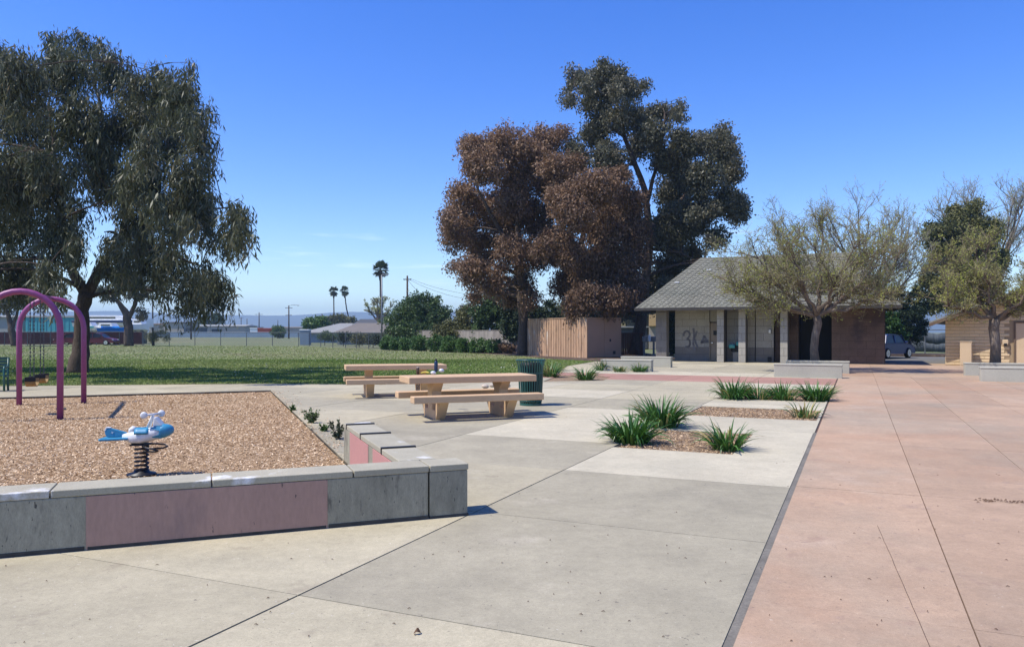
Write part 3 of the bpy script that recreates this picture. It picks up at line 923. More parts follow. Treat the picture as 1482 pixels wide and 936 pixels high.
MB().box(SL + .036, SL + .05, SD * .76, SD * .84, .22, .42).build('vent_plate', 'blackmetal', sh, bevel=.02)
MB().box(SL - .03, SL + .055, .03, SD - .03, SH - .015, SH + .07).build('top_rail', 'shedpaint', sh)

# ------------------------------------------------------------------ picnic tables
def picnic_table(loc, rz, label):
    t = thing('picnic_table', label, 'picnic table', loc, rz, 'tan concrete picnic tables')
    MB().box(-1.24, 1.24, -.40, .40, .66, .78).build('tabletop', 'table', t, bevel=.012)
    for s in (-1, 1):
        MB().box(-1.24, 1.24, s * .62 - .14, s * .62 + .14, .335, .455).build('bench_seat', 'table', t, bevel=.012)
    prof = [(-.40, 0), (.40, 0), (.66, .334), (.44, .334), (.34, .17), (.15, .17), (.15, .50), (.30, .659), (-.30, .659), (-.15, .50), (-.15, .17), (-.34, .17), (-.44, .334), (-.66, .334)]
    for s in (-1, 1):
        MB().extrude(prof, 'x', s * .66 - .09, s * .66 + .09).build('pedestal', 'table', t, bevel=.008)
    return t
TA = R(21)
tp, tq = Vector((math.cos(TA), math.sin(TA), 0)), Vector((-math.sin(TA), math.cos(TA), 0))
c1 = Vector((-.83, 14.62, 0))
picnic_table(c1, TA, 'tan concrete picnic table with bottle and snacks on it')
picnic_table(Vector((-2.93, 19.35, 0)), R(15), 'bare tan concrete picnic table at the lawn edge')
def on_table(x, y):
    p = AT(x, y, 14.5)
    yy = F * (H - .78) / (y - HY)
    return Vector(((x - HX) / F * yy, yy, .781))
b = thing('water_bottle', 'dark navy water bottle standing on the picnic table', 'bottle', on_table(631, 538))
MB().lathe([(.036, 0), (.038, .01), (.038, .18), (.03, .21), (.02, .225)], 16).build('bottle_body', 'bottle', b, True)
MB().lathe([(.022, .226), (.022, .262), (.012, .268)], 12).build('cap', 'blackplastic', b, True)
b = thing('drink_can', 'small bronze drink can on the picnic table', 'can', on_table(604.5, 541.5))
MB().lathe([(.026, 0), (.031, .008), (.031, .118), (.026, .13)], 16).build('can_body', 'can', b, True)
MB().lathe([(.0255, .1305), (.027, .135), (.022, .136)], 12).build('lid', 'foil', b)
bn = thing('banana_bunch', 'small bunch of yellow bananas on the picnic table', 'bananas', on_table(615.5, 541))
for k in (-1, 0, 1):
    MB().tube([(-.085 + .17 * t, .03 * k + .03 * math.sin(t * 3.14), .018 + .012 * math.sin(t * 3.1)) for t in np.linspace(0, 1, 7)], [.006, .015, .018, .019, .018, .014, .005], 8).build('banana', 'banana', bn, True)
def lump(name, label, cat, loc, r, sc, mat):
    m = MB()
    rings = []
    for i in range(7):
        ph = math.pi * i / 6
        rings.append([(sc[0] * math.sin(ph) * math.cos(a) * r * (1 + .12 * math.sin(3 * a + i)), sc[1] * math.sin(ph) * math.sin(a) * r, sc[2] * r * (1 - math.cos(ph)) * .98) for a in np.linspace(0, 2 * math.pi, 13)[:-1]])
    m.loft(rings)
    o = m.build(name, mat, None, True)
    o.location = loc
    return tag(o, label, cat)
lump('foil_wrap', 'crumpled silver foil wrap beside the bananas', 'wrapper', on_table(627, 542), .045, (1.2, .9, .8), 'foil')
lump('snack_bag', 'grey snack bag behind the navy bottle', 'bag', on_table(639, 539), .05, (1.1, .8, .8), 'foil')

# ------------------------------------------------------------------ litter bin
bl = G(768, 586)
tb = thing('litter_bin', 'green slatted steel litter bin with flared rim', 'litter bin', bl)
MB().lathe([(.20, .10), (.23, .85), (.22, .93)], 24).build('liner', 'liner', tb, True)
sl_ = MB()
prof = [(.225, .05), (.24, .10), (.255, .45), (.265, .72), (.275, .84), (.31, .98)]
for (r0, z0), (r1, z1) in zip(prof[:-1], prof[1:]):
    k = len(sl_.v)
    sl_.v += [(r0, -.013, z0), (r0, .013, z0), (r1, .013, z1), (r1, -.013, z1), (r0 + .008, -.013, z0), (r0 + .008, .013, z0), (r1 + .008, .013, z1), (r1 + .008, -.013, z1)]
    sl_.f += [tuple(k + i for i in f) for f in ((0, 1, 2, 3), (7, 6, 5, 4), (0, 3, 7, 4), (1, 5, 6, 2))]
slme = sl_.mesh('slat', 'green_metal')
for i in range(30):
    o = obj('slat', slme, tb)
    o.rotation_euler = (0, 0, 2 * math.pi * i / 30)
def ring(r, z, w, name, parent, mat):
    n = 36
    MB().tube([(r * math.cos(a), r * math.sin(a), z) for a in np.linspace(0, 2 * math.pi, n + 1)], w, 8, False).build(name, mat, parent, True)
ring(.315, .985, .014, 'rim', tb, 'green_metal')
ring(.262, .70, .012, 'hoop', tb, 'green_metal')
ring(.238, .10, .013, 'hoop', tb, 'green_metal')
MB().lathe([(.23, -.01), (.24, .0), (.24, .05), (.22, .055)], 30).build('base', 'green_metal', tb)

# ------------------------------------------------------------------ swing frame
sc_n, sc_f = Vector((-9.12, 14.3, -.05)), Vector((-10.48, 17.55, -.05))
mid = (sc_n + sc_f) / 2
sg = thing('swing_set', 'purple steel swing set with two arches', 'swing set', mid)
adir = PV
for c in (sc_n, sc_f):
    w, hs, top = .64, 1.72, 2.40
    pts = [c - adir * w + Vector((0, 0, -.1)), c - adir * w + Vector((0, 0, hs))]
    for i in range(1, 16):
        a = math.pi * (1 - i / 16)
        pts.append(c + adir * w * math.cos(a) + Vector((0, 0, hs + (top - hs) * math.sin(a))))
    pts += [c + adir * w + Vector((0, 0, hs)), c + adir * w + Vector((0, 0, -.1))]
    MB().tube([p - mid for p in pts], .058, 16).build('arch', 'purple', sg, True)
bz = Vector((0, 0, 2.40 + 0))
MB().tube([sc_n - mid + bz, sc_f - mid + bz], .045, 14).build('top_beam', 'purple', sg, True)
for i, (f_, lab) in enumerate(((.32, 'ochre belt swing hanging in the nearer bay of the purple frame'), (.64, 'ochre belt swing hanging deeper inside the purple frame'))):
    c = sc_n.lerp(sc_f, f_)
    sw_ = thing('swing', lab, 'swing', (c.x, c.y, 0), math.atan2((sc_f - sc_n).y, (sc_f - sc_n).x), 'swings on the purple frame')
    zt, zs = 2.31, .52
    for s in (-1, 1):
        MB().tube([(s * .2, 0, zt + .06), (s * .2, 0, zt - .03)], .022, 8).build('hanger', 'seatyellow', sw_)
        ch = MB()
        nl = 44
        for k in range(nl):
            z0 = zt - .03 - (zt - zs - .12) * k / nl
            z1 = z0 - (zt - zs - .12) / nl * 1.15
            if k % 2:
                ch.box(s * .2 - .012, s * .2 + .012, -.004, .004, z1, z0)
            else:
                ch.box(s * .2 - .004, s * .2 + .004, -.012, .012, z1, z0)
        ch.build('chain', 'chain', sw_)
    se = MB()
    for y0, y1 in ((-.09, .09),):
        pr = [(-.22, .16), (-.20, .05), (-.12, .005), (0, -.01), (.12, .005), (.20, .05), (.22, .16)]
        pts = [(x, zs + z) for x, z in pr] + [(x * .92, zs + z + .02) for x, z in pr[::-1]]
        se.extrude(pts, 'y', y0, y1)
    se.build('seat', 'seatyellow', sw_)
    for s in (-1, 1):
        MB().box(s * .215 - .018, s * .215 + .018, -.095, .095, zs + .10, zs + .19).build('clamp', 'rubber', sw_, bevel=.008)

# ------------------------------------------------------------------ spring rider
rl = G(205, 686, -.03)
rd = thing('spring_rider', 'blue and white aeroplane spring rider in the wood chips', 'spring rider', rl, R(8))
MB().tube([(.068 * math.cos(a), .068 * math.sin(a), .03 + .305 * a / (2 * math.pi * 6.5)) for a in np.linspace(0, 2 * math.pi * 6.5, 150)], .0125, 8).build('coil_spring', 'blackmetal', rd, True)
MB().lathe([(.16, 0), (.155, .012), (.09, .03), (.075, .06), (.05, .062)], 24).build('base_plate', 'blackmetal', rd, True)
MB().box(-.11, .1, -.08, .08, .335, .352).build('mounting_plate', 'blackmetal', rd, bevel=.005)
def ell(x, zc, ry, rz, n=18, sq=2.4):
    out = []
    for j in range(n):
        a = 2 * math.pi * j / n
        ca, sa_ = math.cos(a), math.sin(a)
        out.append((x, ry * math.copysign(abs(ca) ** (2 / sq), ca), zc + rz * math.copysign(abs(sa_) ** (2 / sq), sa_)))
    return out
body = MB().loft([ell(-.20, .435, .035, .03), ell(-.15, .43, .06, .05), ell(-.10, .425, .095, .072), ell(0, .43, .105, .078), ell(.09, .455, .108, .085), ell(.16, .475, .105, .082), ell(.22, .488, .102, .079)])
bo = body.build('fuselage', 'whiteplastic', rd, True)
no = MB().loft([ell(.215, .487, .1035, .0805), ell(.23, .49, .104, .081), ell(.26, .495, .10, .078), ell(.31, .5, .078, .06), ell(.34, .502, .045, .036), ell(.352, .503, .012, .01)])
no.build('nose_cone', 'blueplastic', rd, True)
for s in (-1, 1):     # blue chevron running back from the nose on each flank
    for z0, z1, z2 in ((.56, .50, .545), (.415, .465, .43)):
        MB().add([(.235, s * .075, z0), (.235, s * .1075, z1), (.11, s * .1, z2), (.235, s * .05, z0), (.235, s * .07, z1), (.11, s * .07, z2)], [(0, 1, 2), (5, 4, 3), (0, 2, 5, 3), (1, 4, 5, 2), (0, 3, 4, 1)]).build('chevron', 'blueplastic', rd)
MB().loft([ell(-.13, .50, .04, .03, 12), ell(-.10, .515, .055, .04, 12), ell(-.06, .51, .05, .03, 12)]).build('headrest', 'whiteplastic', rd, True)
MB().loft([[(x, y, z + .022 * s) for s, x, y, z in ((0, x, -.115, .47), (0, x, -.09, .505), (0, x, 0, .52), (0, x, .09, .505), (0, x, .115, .47), (1, x, .11, .47), (1, x, .085, .505), (1, x, 0, .517), (1, x, -.085, .505), (1, x, -.11, .47))] for x in (-.05, -.02, .03, .07, .1)]).build('saddle', 'blueplastic', rd, True)
tf = MB().extrude([(-.15, .44), (-.36, .43), (-.39, .46), (-.395, .505), (-.37, .535), (-.33, .535), (-.16, .485)], 'y', -.016, .016)
tf.build('tail_fin', 'blueplastic', rd, bevel=.008)
MB().extrude([(-.38, .505), (-.402, .505), (-.375, .548), (-.33, .546), (-.33, .536), (-.37, .536)], 'y', -.018, .018).build('fin_edge', 'whiteplastic', rd, bevel=.004)
st = []
for k in range(8):
    a = math.pi * k / 4 + .4
    rr = .018 if k % 2 == 0 else .006
    st.append((-.31 + rr * math.cos(a), .485 + rr * math.sin(a)))
for s in (-1, 1):
    MB().extrude(st, 'y', s * .0165, s * .0185).build('star', 'whiteplastic', rd)
MB().prism([(-.12, -.1), (-.12, .1), (-.40, .16), (-.42, .13), (-.42, -.13), (-.40, -.16)], .405, .43).build('tail_wing', 'blueplastic', rd, bevel=.008)
MB().tube([(.06, 0, .53), (.12, 0, .68)], .012, 10).build('handle_post', 'whiteplastic', rd, True)
MB().tube([(.09, 0, .53), (.13, 0, .68)], .012, 10).build('handle_post', 'whiteplastic', rd, True)
MB().tube([(.06, -.09, .683), (.18, .09, .683)], .013, 10).build('handle_bar', 'whiteplastic', rd, True)
for (x, y) in ((.055, -.10), (.185, .10)):
    MB().lathe([(.02, -.016), (.038, -.012), (.04, 0), (.038, .012), (.02, .016)], 18).build('hand_disc', 'whiteplastic', rd, True).matrix_local = Matrix.Translation((x, y, .683)) @ Matrix.Rotation(R(90), 4, 'X')
MB().extrude([(.14, .55), (.24, .56), (.17, .65), (.15, .66)], 'y', -.07, .07).build('windscreen', 'whiteplastic', rd, bevel=.01)
for s in (-1, 1):
    MB().tube([(.03, s * .07, .33), (.10, s * .17, .325), (.19, s * .2, .31), (.23, s * .18, .29), (.19, s * .14, .275), (.05, s * .1, .275)], .011, 8).build('foot_rest', 'blackmetal', rd, True)

# ------------------------------------------------------------------ green park bench
bl = G(10, 566)
gb = thing('park_bench', 'green slatted park bench on the path behind the swings', 'bench', bl, WA)
for x in (-.06, -1.75):
    fr = MB()
    fr.tube([(x, -.02, 0), (x, -.03, .35), (x, -.05, .60), (x, .02, .66), (x, .38, .64)], .028, 8)
    fr.tube([(x, .42, 0), (x, .38, .40), (x, .46, .88)], .028, 8)
    fr.tube([(x, -.03, .40), (x, .38, .38)], .026, 8)
    fr.build('end_frame', 'green_metal', gb, True)
for k in range(5):
    MB().box(-1.78, -.03, -.02 + k * .085, .05 + k * .085, .425 - k * .004, .445 - k * .004).build('seat_slat', 'green_metal', gb)
for k in range(5):
    MB().box(-1.78, -.03, .385 + k * .016, .405 + k * .016, .50 + k * .085, .57 + k * .085).build('back_slat', 'green_metal', gb)

# ------------------------------------------------------------------ strap-leaved plants
def strap_mesh(n, h, spread, dry, seed, wid=.042):
    r_ = np.random.default_rng(seed)
    Q, T = [], []
    for i in range(n):
        phi = r_.random() * 2 * math.pi
        th0 = r_.random() * .8
        th1 = th0 + .5 + r_.random() * 1.5
        if r_.random() < .15:
            th1 += .9
        L = h * (.65 + .6 * r_.random())
        rad = spread * .42 * math.sqrt(r_.random())
        p = np.array([math.cos(phi) * rad, math.sin(phi) * rad, -.03])
        out = np.array([math.cos(phi + r_.normal(0, .25)), math.sin(phi + r_.normal(0, .25)), 0])
        side = np.array([-out[1], out[0], 0])
        side = side * math.cos(.5) + np.array([0, 0, 1]) * math.sin(r_.normal(0, .4))
        side /= np.linalg.norm(side)
        ns = 6
        prev = None
        t0 = 1.0 if r_.random() < dry else min(.72, max(0, r_.normal(.36, .2)))
        for k in range(ns + 1):
            t = k / ns
            wv = wid * (.75 + .5 * t - 1.25 * t * t) * .5 if k < ns else .001
            a, b_ = p - side * wv, p + side * wv
            if prev is not None:
                Q += [prev[0], prev[1], b_, a]
                T.append(t0)
            prev = (a, b_)
            th = th0 + (th1 - th0) * t ** 1.4
            p = p + (out * math.sin(th) + np.array([0, 0, 1]) * math.cos(th)) * L / ns
            p[2] = max(p[2], .0)
    return np_mesh('strap_leaves', np.array(Q), 4, 'strap', np.array(T))
SP = 'strap-leaved clumps in the planting beds'
def strap(p, n, h, spread, dry, seed, label):
    o = obj('strap_plant', strap_mesh(n, h, spread, dry, seed))
    o.location = (p.x, p.y, -.01)
    return tag(o, label, 'plant', SP)
strap(G(914, 639), 260, .46, .56, .03, 1, 'dense strap plant spilling over the pale paving joint in the square bed')
strap(G(957, 617), 300, .56, .62, .05, 2, 'tallest strap plant at the back of the square bed')
strap(G(1053, 650), 130, .42, .42, .08, 3, 'thinner strap plant alone on the walkway side of the square bed')
strap(G(1163, 603), 60, .36, .45, .45, 4, 'small yellowing strap tuft at the end of the bare soil strip')
strap(G(1062, 577), 220, .55, .62, .03, 5, 'broad dark green strap plant starting the long bed row, away from the walkway')
strap(G(1098, 577), 110, .46, .6, .25, 6, 'sparse yellow-green strap plant second in the long bed row')
strap(G(1133, 578), 150, .47, .55, .06, 7, 'strap plant third in the long bed row')
strap(G(1182, 579), 210, .52, .64, .04, 8, 'bushy strap plant at the walkway end of the long bed row')
strap(G(797, 545), 140, .62, .6, .22, 9, 'ragged strap plant with brown leaves beside the litter bin')
strap(G(848, 549), 130, .56, .55, .06, 10, 'lone strap plant at the tip of the bed near the litter bin')
strap(G(872, 536), 130, .5, .6, .08, 12, 'strap plant at the left foot of the grey seat wall')
strap(G(897, 538), 90, .34, .5, .3, 13, 'low yellowish strap plant in the middle of the grey seat wall')
strap(G(925, 538), 110, .42, .5, .05, 14, 'small green strap plant at the free end of the grey seat wall')

# weeds along the edge of the wood chips
def weed(p, n, h, seed, mat, label):
    r_ = np.random.default_rng(seed)
    w = thing('weed', label, 'weed', (p.x, p.y, -.05), 0, 'weeds on the play area edge')
    st_ = MB()
    pos, axs = [], []
    for i in range(n):
        a = r_.random() * 6.28
        e = Vector((math.cos(a) * h * .6 * r_.random(), math.sin(a) * h * .6 * r_.random(), h * (.5 + .5 * r_.random())))
        st_.tube([(0, 0, 0), tuple(e * .5 + Vector((0, 0, .02))), tuple(e)], [.006, .004, .002], 4)
        for k in range(14):
            t = .25 + .75 * r_.random()
            pos.append(tuple(e * t)); axs.append(r_.normal(0, 1, 3) + np.array([0, 0, .6]))
    st_.build('stems', 'twig', w)
    obj('leaves', np_mesh('leaves', leaf_quads(np.array(pos), np.array(axs), .06, .03), 4, mat, r_.random(len(pos))), w)
weed(G(452, 616, -.05), 16, .30, 1, 'leaf_green', 'leafy dark green weed on the chip edge')
weed(G(488, 640, -.05), 14, .34, 2, 'leaf_dark', 'bare-stemmed dark weed at the end of the pink panelled wall')
weed(G(470, 628, -.05), 10, .16, 3, 'leaf_hedge', 'low bright green weed between two taller weeds')
weed(G(424, 597, -.05), 8, .14, 4, 'leaf_hedge', 'tiny green weed at the chip edge toward the lawn')
for k, (x, y, r_) in enumerate(((702, 562, .09), (712, 560, .07), (733, 561, .1))):
    lump('rock', ('pale rock with dry weed behind the picnic table', 'small pale rock between two rocks behind the picnic table', 'pale rock next to the litter bin')[k], 'rock', G(x, y), r_, (1.2, .9, .7), 'rock')
# dry litter blown along a walkway joint
lt = MB()
for i in range(60):
    p = G(1432 + random.gauss(0, 14), 725 + random.gauss(0, 1.5))
    if i > 38:
        p = G(1470 + random.gauss(0, 8), 727 + random.gauss(0, 1))
    s_ = random.uniform(.006, .016)
    lt.tube([(p.x - s_, p.y, .004), (p.x, p.y + random.uniform(-.01, .01), .012), (p.x + s_, p.y, .004)], [.001, .004, .001], 4)
for i in range(150):
    p = G(random.uniform(-60, 1540), 590 + 340 * random.random() ** 1.3)
    if inside((p.x, p.y), PLAY):
        continue
    s_, a = random.uniform(.004, .013), random.uniform(0, 3.14)
    dx, dy = math.cos(a) * s_, math.sin(a) * s_
    lt.tube([(p.x - dx, p.y - dy, .003), (p.x, p.y, .007), (p.x + dx, p.y + dy, .003)], [.001, .003, .001], 4)
tag(lt.build('leaf_litter', 'debris'), 'dry brown litter scattered over the paving', kind='stuff')
lf = MB()
p = G(604, 917)
lf.add([(p.x - .022, p.y, .003), (p.x, p.y - .014, .018), (p.x + .022, p.y + .003, .004), (p.x + .004, p.y + .016, .028), (p.x - .004, p.y + .01, .03)], [(0, 1, 4), (1, 2, 3), (1, 3, 4)])
tag(lf.build('dead_leaf', 'debris'), 'single curled dead leaf on the foreground paving', 'leaf')

# ------------------------------------------------------------------ trees
def bez(a, b, c, n):
    a, b, c = Vector(a), Vector(b), Vector(c)
    return [a * (1 - t) ** 2 + b * 2 * t * (1 - t) + c * t * t for t in np.linspace(0, 1, n)]
def leafy_tree(name, label, base, trunks, Y0, lobes, leafmat, nleaf, L, Wd, droop=.6, tintc=.5, bark='bark', seed=0, strand=0.0, group=None, cl=.45, shell=.35, cat='tree', limb_r=.10, deep=None):
    """trunks: pixel polylines [(x, y, radius m)]; lobes: pixel ellipses (x, y, rx, ry[, depth offset m[, tint]])"""
    r_ = np.random.default_rng(seed)
    rd_ = random.Random(seed)
    root = thing(name, label, cat, base, 0, group)
    B = Vector(base)
    tm = MB()
    nodes = []
    for tr in trunks:
        P = [AT(x, y, Y0 + (q[0] if q else 0)) for x, y, _, *q in tr]
        if tr is trunks[0]:
            P[0].z = -.1 + B.z
        rad = [q[2] for q in tr]
        # resample
        pts, rr = [], []
        for i in range(len(P) - 1):
            for t in np.linspace(0, 1, 5)[:-1]:
                j = Vector((rd_.gauss(0, .04), rd_.gauss(0, .04), 0)) * min(1, i + t)
                pts.append(P[i].lerp(P[i + 1], t) + j); rr.append(rad[i] * (1 - t) + rad[i + 1] * t)
        pts.append(P[-1]); rr.append(rad[-1])
        tm.tube([p - B for p in pts], rr, 10)
        nodes += list(zip(pts, rr))
    pos, axs, tin = [], [], []
    big = list(lobes)
    if len(lobes) > 5:
        lobes = [(l[0], l[1], l[2] * .8, l[3] * .8, *l[4:]) for l in big]
        for l in big:      # ragged satellites round every lobe
            for _ in range(2):
                a = rd_.uniform(0, 6.28)
                q = rd_.uniform(.28, .42)
                lobes.append((l[0] + math.cos(a) * l[2] * .95, l[1] - math.sin(a) * l[3] * .95, l[2] * q, l[3] * q, rd_.uniform(*deep) if deep else rd_.uniform(-.8, .8) * l[2] / F * Y0, (l[5] if len(l) > 5 else 0) + rd_.uniform(-.1, .1)))
    tot = sum(l[2] * l[3] for l in lobes)
    for lb in lobes:
        x, y, rx, ry = lb[:4]
        dY = lb[4] if len(lb) > 4 and lb[4] is not None else (rd_.uniform(*deep) if deep else rd_.uniform(-.5, .5) * rx / F * Y0)
        lt_ = lb[5] if len(lb) > 5 else rd_.uniform(-.08, .08)
        Yl = Y0 + dY
        c = AT(x, y, Yl)
        k = Yl / F
        er = np.array([rx * k, (rx + ry) * .5 * k * .9, ry * k])
        # limb to the lobe
        cand = sorted(nodes, key=lambda q: (q[0] - c).length + (3.0 if q[0].z > c.z else 0))[:4]
        nd = cand[0]
        ctrl = nd[0].lerp(c, .5) + Vector((0, 0, .18 * (c - nd[0]).length))
        lr = min(nd[1] * .7, limb_r)
        path = bez(nd[0], ctrl, c, 7)
        tm.tube([p - B for p in path], [lr * (1 - .6 * t) for t in np.linspace(0, 1, 7)], 7)
        nodes += [(p, lr * .6) for p in path[3:]]
        n = max(40, int(nleaf * rx * ry / tot))
        per = 64 if not strand else 40
        nc = max(3, n // per)
        d = unit(r_.normal(size=(nc, 3)))
        rad = (shell + (1 - shell) * r_.random(nc)) ** .8
        cen = np.array(c) + d * er * rad[:, None] * (1 + .10 * r_.normal(size=(nc, 1)))
        # sub-branches
        for q in range(min(nc, int(6 + rx * k * 3))):
            s_ = path[rd_.randint(3, 6)]
            e_ = Vector(cen[q])
            m_ = s_.lerp(e_, .5) + Vector((rd_.gauss(0, .15), rd_.gauss(0, .15), .12 * (e_ - s_).length))
            tm.tube([p - B for p in bez(s_, m_, e_, 5)], [lr * .34, lr * .28, lr * .2, lr * .14, lr * .06], 5)
        ct = tintc + lt_ + r_.normal(0, .10, nc)
        ids = np.repeat(np.arange(nc), per)
        m = len(ids)
        if strand:
            tt = r_.random(m)
            sl = strand * (.5 + r_.random(nc))
            drift = r_.normal(0, .16, (nc, 2))
            P_ = cen[ids] + np.stack([drift[ids, 0] * tt, drift[ids, 1] * tt, -sl[ids] * tt], 1) + np.clip(r_.normal(0, cl * .3, (m, 3)), -cl * .5, cl * .5) * np.array([1, 1, .6])
        else:
            csz = (.55 + .7 * r_.random(nc))[ids][:, None]
            P_ = cen[ids] + np.clip(r_.normal(0, cl * .5, (m, 3)), -cl * .8, cl * .8) * csz * np.array([1, 1, .8])
        A_ = r_.normal(0, 1, (m, 3)) * (1 - droop) + np.array([0, 0, -1.]) * droop * 1.4
        pos.append(P_); axs.append(A_)
        tin.append(ct[ids] + r_.normal(0, .14, m))
    pos, axs, tin = np.concatenate(pos), np.concatenate(axs), np.concatenate(tin)
    ok = pos[:, 2] > B.z + .02
    pos, axs, tin = pos[ok], axs[ok], tin[ok]
    m = len(pos)
    obj('trunk', tm.mesh('trunk', bark, True), root)
    obj('crown', np_mesh('crown', leaf_quads(pos - np.array(B), axs, L * (.5 + 1.0 * r_.random(m)), Wd * (.5 + 1.0 * r_.random(m))), 4, leafmat, tin), root)
    return root

g0 = G(112, 540)
leafy_tree('weeping_gum_tree', 'large weeping gum tree shading the lawn behind the swings', g0,
    [[(112, 540, .42), (116, 500, .30), (121, 450, .26), (125, 425, .27)],
     [(125, 428, .22), (105, 390, .17, -.3), (92, 330, .13, -.6), (85, 250, .09, -.8), (70, 150, .05, -.8)],
     [(125, 428, .22), (148, 385, .19, .2), (175, 345, .15, .4), (190, 290, .11, .5), (150, 190, .07, .6), (135, 110, .04, .6)],
     [(175, 345, .11, .4), (225, 330, .08, .5), (275, 305, .05, .4), (340, 300, .025, .3)],
     [(160, 370, .09, .3), (225, 360, .06, -.2), (290, 385, .035, -.4)]],
    g0.y,
    [(20, 95, 50, 45), (95, 85, 50, 42), (160, 85, 42, 34), (225, 105, 35, 32), (265, 120, 28, 32), (-60, 130, 70, 70), (-110, 230, 70, 90),
     (40, 170, 55, 50), (115, 165, 45, 45), (180, 165, 45, 42), (245, 170, 42, 45), (288, 185, 26, 40), (0, 235, 60, 55), (65, 245, 50, 48), (155, 240, 40, 42), (215, 235, 42, 42), (270, 245, 36, 42),
     (20, 310, 50, 48), (-60, 320, 60, 60), (85, 320, 36, 42), (200, 300, 36, 34), (250, 290, 34, 30), (288, 290, 24, 26), (345, 300, 27, 24), (325, 330, 18, 14),
     (15, 380, 42, 38), (-50, 400, 50, 42), (70, 385, 20, 30), (165, 365, 26, 34), (215, 355, 36, 30), (255, 365, 26, 28), (300, 385, 26, 26), (318, 405, 22, 22), (280, 410, 26, 24), (232, 395, 22, 18)],
    'leaf_weep', 140000, .26, .045, .62, .44, 'bark', 3, .95, None, .42, .3, limb_r=.09, deep=(-7.5, 2.5))

gum = 'tall gum trees behind the board enclosure'
b1 = G(752, 513.5)
leafy_tree('gum_tree', 'russet brown gum tree rising behind the board enclosure', (AT(757, 500, 53.2).x, 53.2, 0),
    [[(757, 512, .45), (757, 470, .34), (755, 420, .28), (750, 340, .22), (742, 260, .12), (740, 200, .05)],
     [(752, 380, .18), (715, 320, .13, -1), (690, 270, .07, -1.5)], [(752, 380, .18), (790, 300, .12, 1), (800, 230, .06, 1)]], 53.2,
    [(735, 205, 52, 34, None, .12), (785, 205, 38, 34, None, .1), (700, 235, 38, 38, None, .15), (760, 255, 55, 42, None, .05), (812, 245, 26, 40), (668, 285, 32, 38, None, .16), (715, 300, 46, 42, None, .05), (775, 310, 40, 42, None, -.1),
     (658, 335, 24, 34, None, .1), (700, 355, 36, 36, None, .08), (745, 360, 36, 34, None, -.05), (680, 385, 24, 26), (715, 400, 26, 26), (785, 360, 26, 34, None, -.12), (755, 400, 22, 26, None, -.15), (692, 418, 14, 14), (738, 425, 18, 16), (768, 428, 16, 16, None, -.15)],
    'leaf_brown', 125000, .19, .09, .45, .52, 'bark', 5, .5, gum, .85, .35, limb_r=.14, deep=(-3, 5))
leafy_tree('gum_tree', 'short broad gum tree with brown crown between the two taller gums', (AT(827, 500, 52).x, 52.5, 0),
    [[(827, 512, .42), (827, 450, .34), (832, 400, .26), (845, 330, .16), (855, 270, .06)], [(832, 400, .2), (875, 340, .13, .5), (900, 300, .06, .5)]], 52.5,
    [(862, 265, 46, 28, None, .12), (905, 285, 36, 32, None, .05), (828, 300, 34, 36, None, .1), (872, 320, 46, 38, None, .05), (918, 335, 28, 38, None, -.15), (815, 355, 30, 36, None, .12), (858, 375, 38, 36, None, -.1), (900, 385, 30, 34, None, -.2),
     (820, 405, 26, 28), (850, 425, 26, 24, None, -.15), (885, 428, 24, 26, None, -.2), (832, 440, 16, 20)],
    'leaf_brown', 100000, .19, .09, .5, .44, 'bark', 6, .5, gum, .8, .35, limb_r=.13, deep=(-6, .5))
leafy_tree('gum_tree', 'tallest dark green gum tree beside the restroom roof', (AT(922, 510, 53).x, 53, 0),
    [[(918, 514, .50), (926, 470, .42), (933, 420, .36), (940, 350, .29), (935, 280, .22), (905, 200, .14), (885, 110, .05)],
     [(938, 330, .2), (985, 290, .15, 1), (1030, 240, .07, 1)], [(935, 300, .16), (955, 220, .1, -1), (962, 165, .05, -1)], [(940, 360, .14), (985, 365, .08, -1), (1010, 380, .04, -1)], [(905, 200, .09), (850, 160, .05, .5), (830, 120, .02, .5)]], 53,
    [(880, 105, 34, 28), (912, 125, 22, 22), (865, 140, 32, 24), (833, 108, 14, 20), (825, 140, 10, 14), (905, 165, 38, 28), (862, 185, 28, 28), (880, 225, 34, 28), (925, 205, 26, 26), (958, 155, 20, 13), (982, 158, 11, 14), (945, 185, 22, 20),
     (838, 225, 18, 26), (965, 225, 34, 30), (1000, 205, 30, 22), (1045, 205, 28, 24), (1060, 240, 22, 28), (1020, 250, 38, 32), (975, 270, 36, 34), (1055, 285, 26, 30), (1072, 295, 12, 26), (1020, 300, 34, 28), (985, 325, 32, 30),
     (955, 330, 22, 34), (1000, 365, 28, 26), (965, 385, 30, 34), (1040, 335, 16, 18), (940, 410, 24, 28), (985, 405, 22, 22), (905, 440, 20, 24), (875, 455, 18, 22)],
    'leaf_gum', 135000, .19, .095, .5, .58, 'bark', 7, .5, gum, .75, .3, limb_r=.13, deep=(-4, 4))

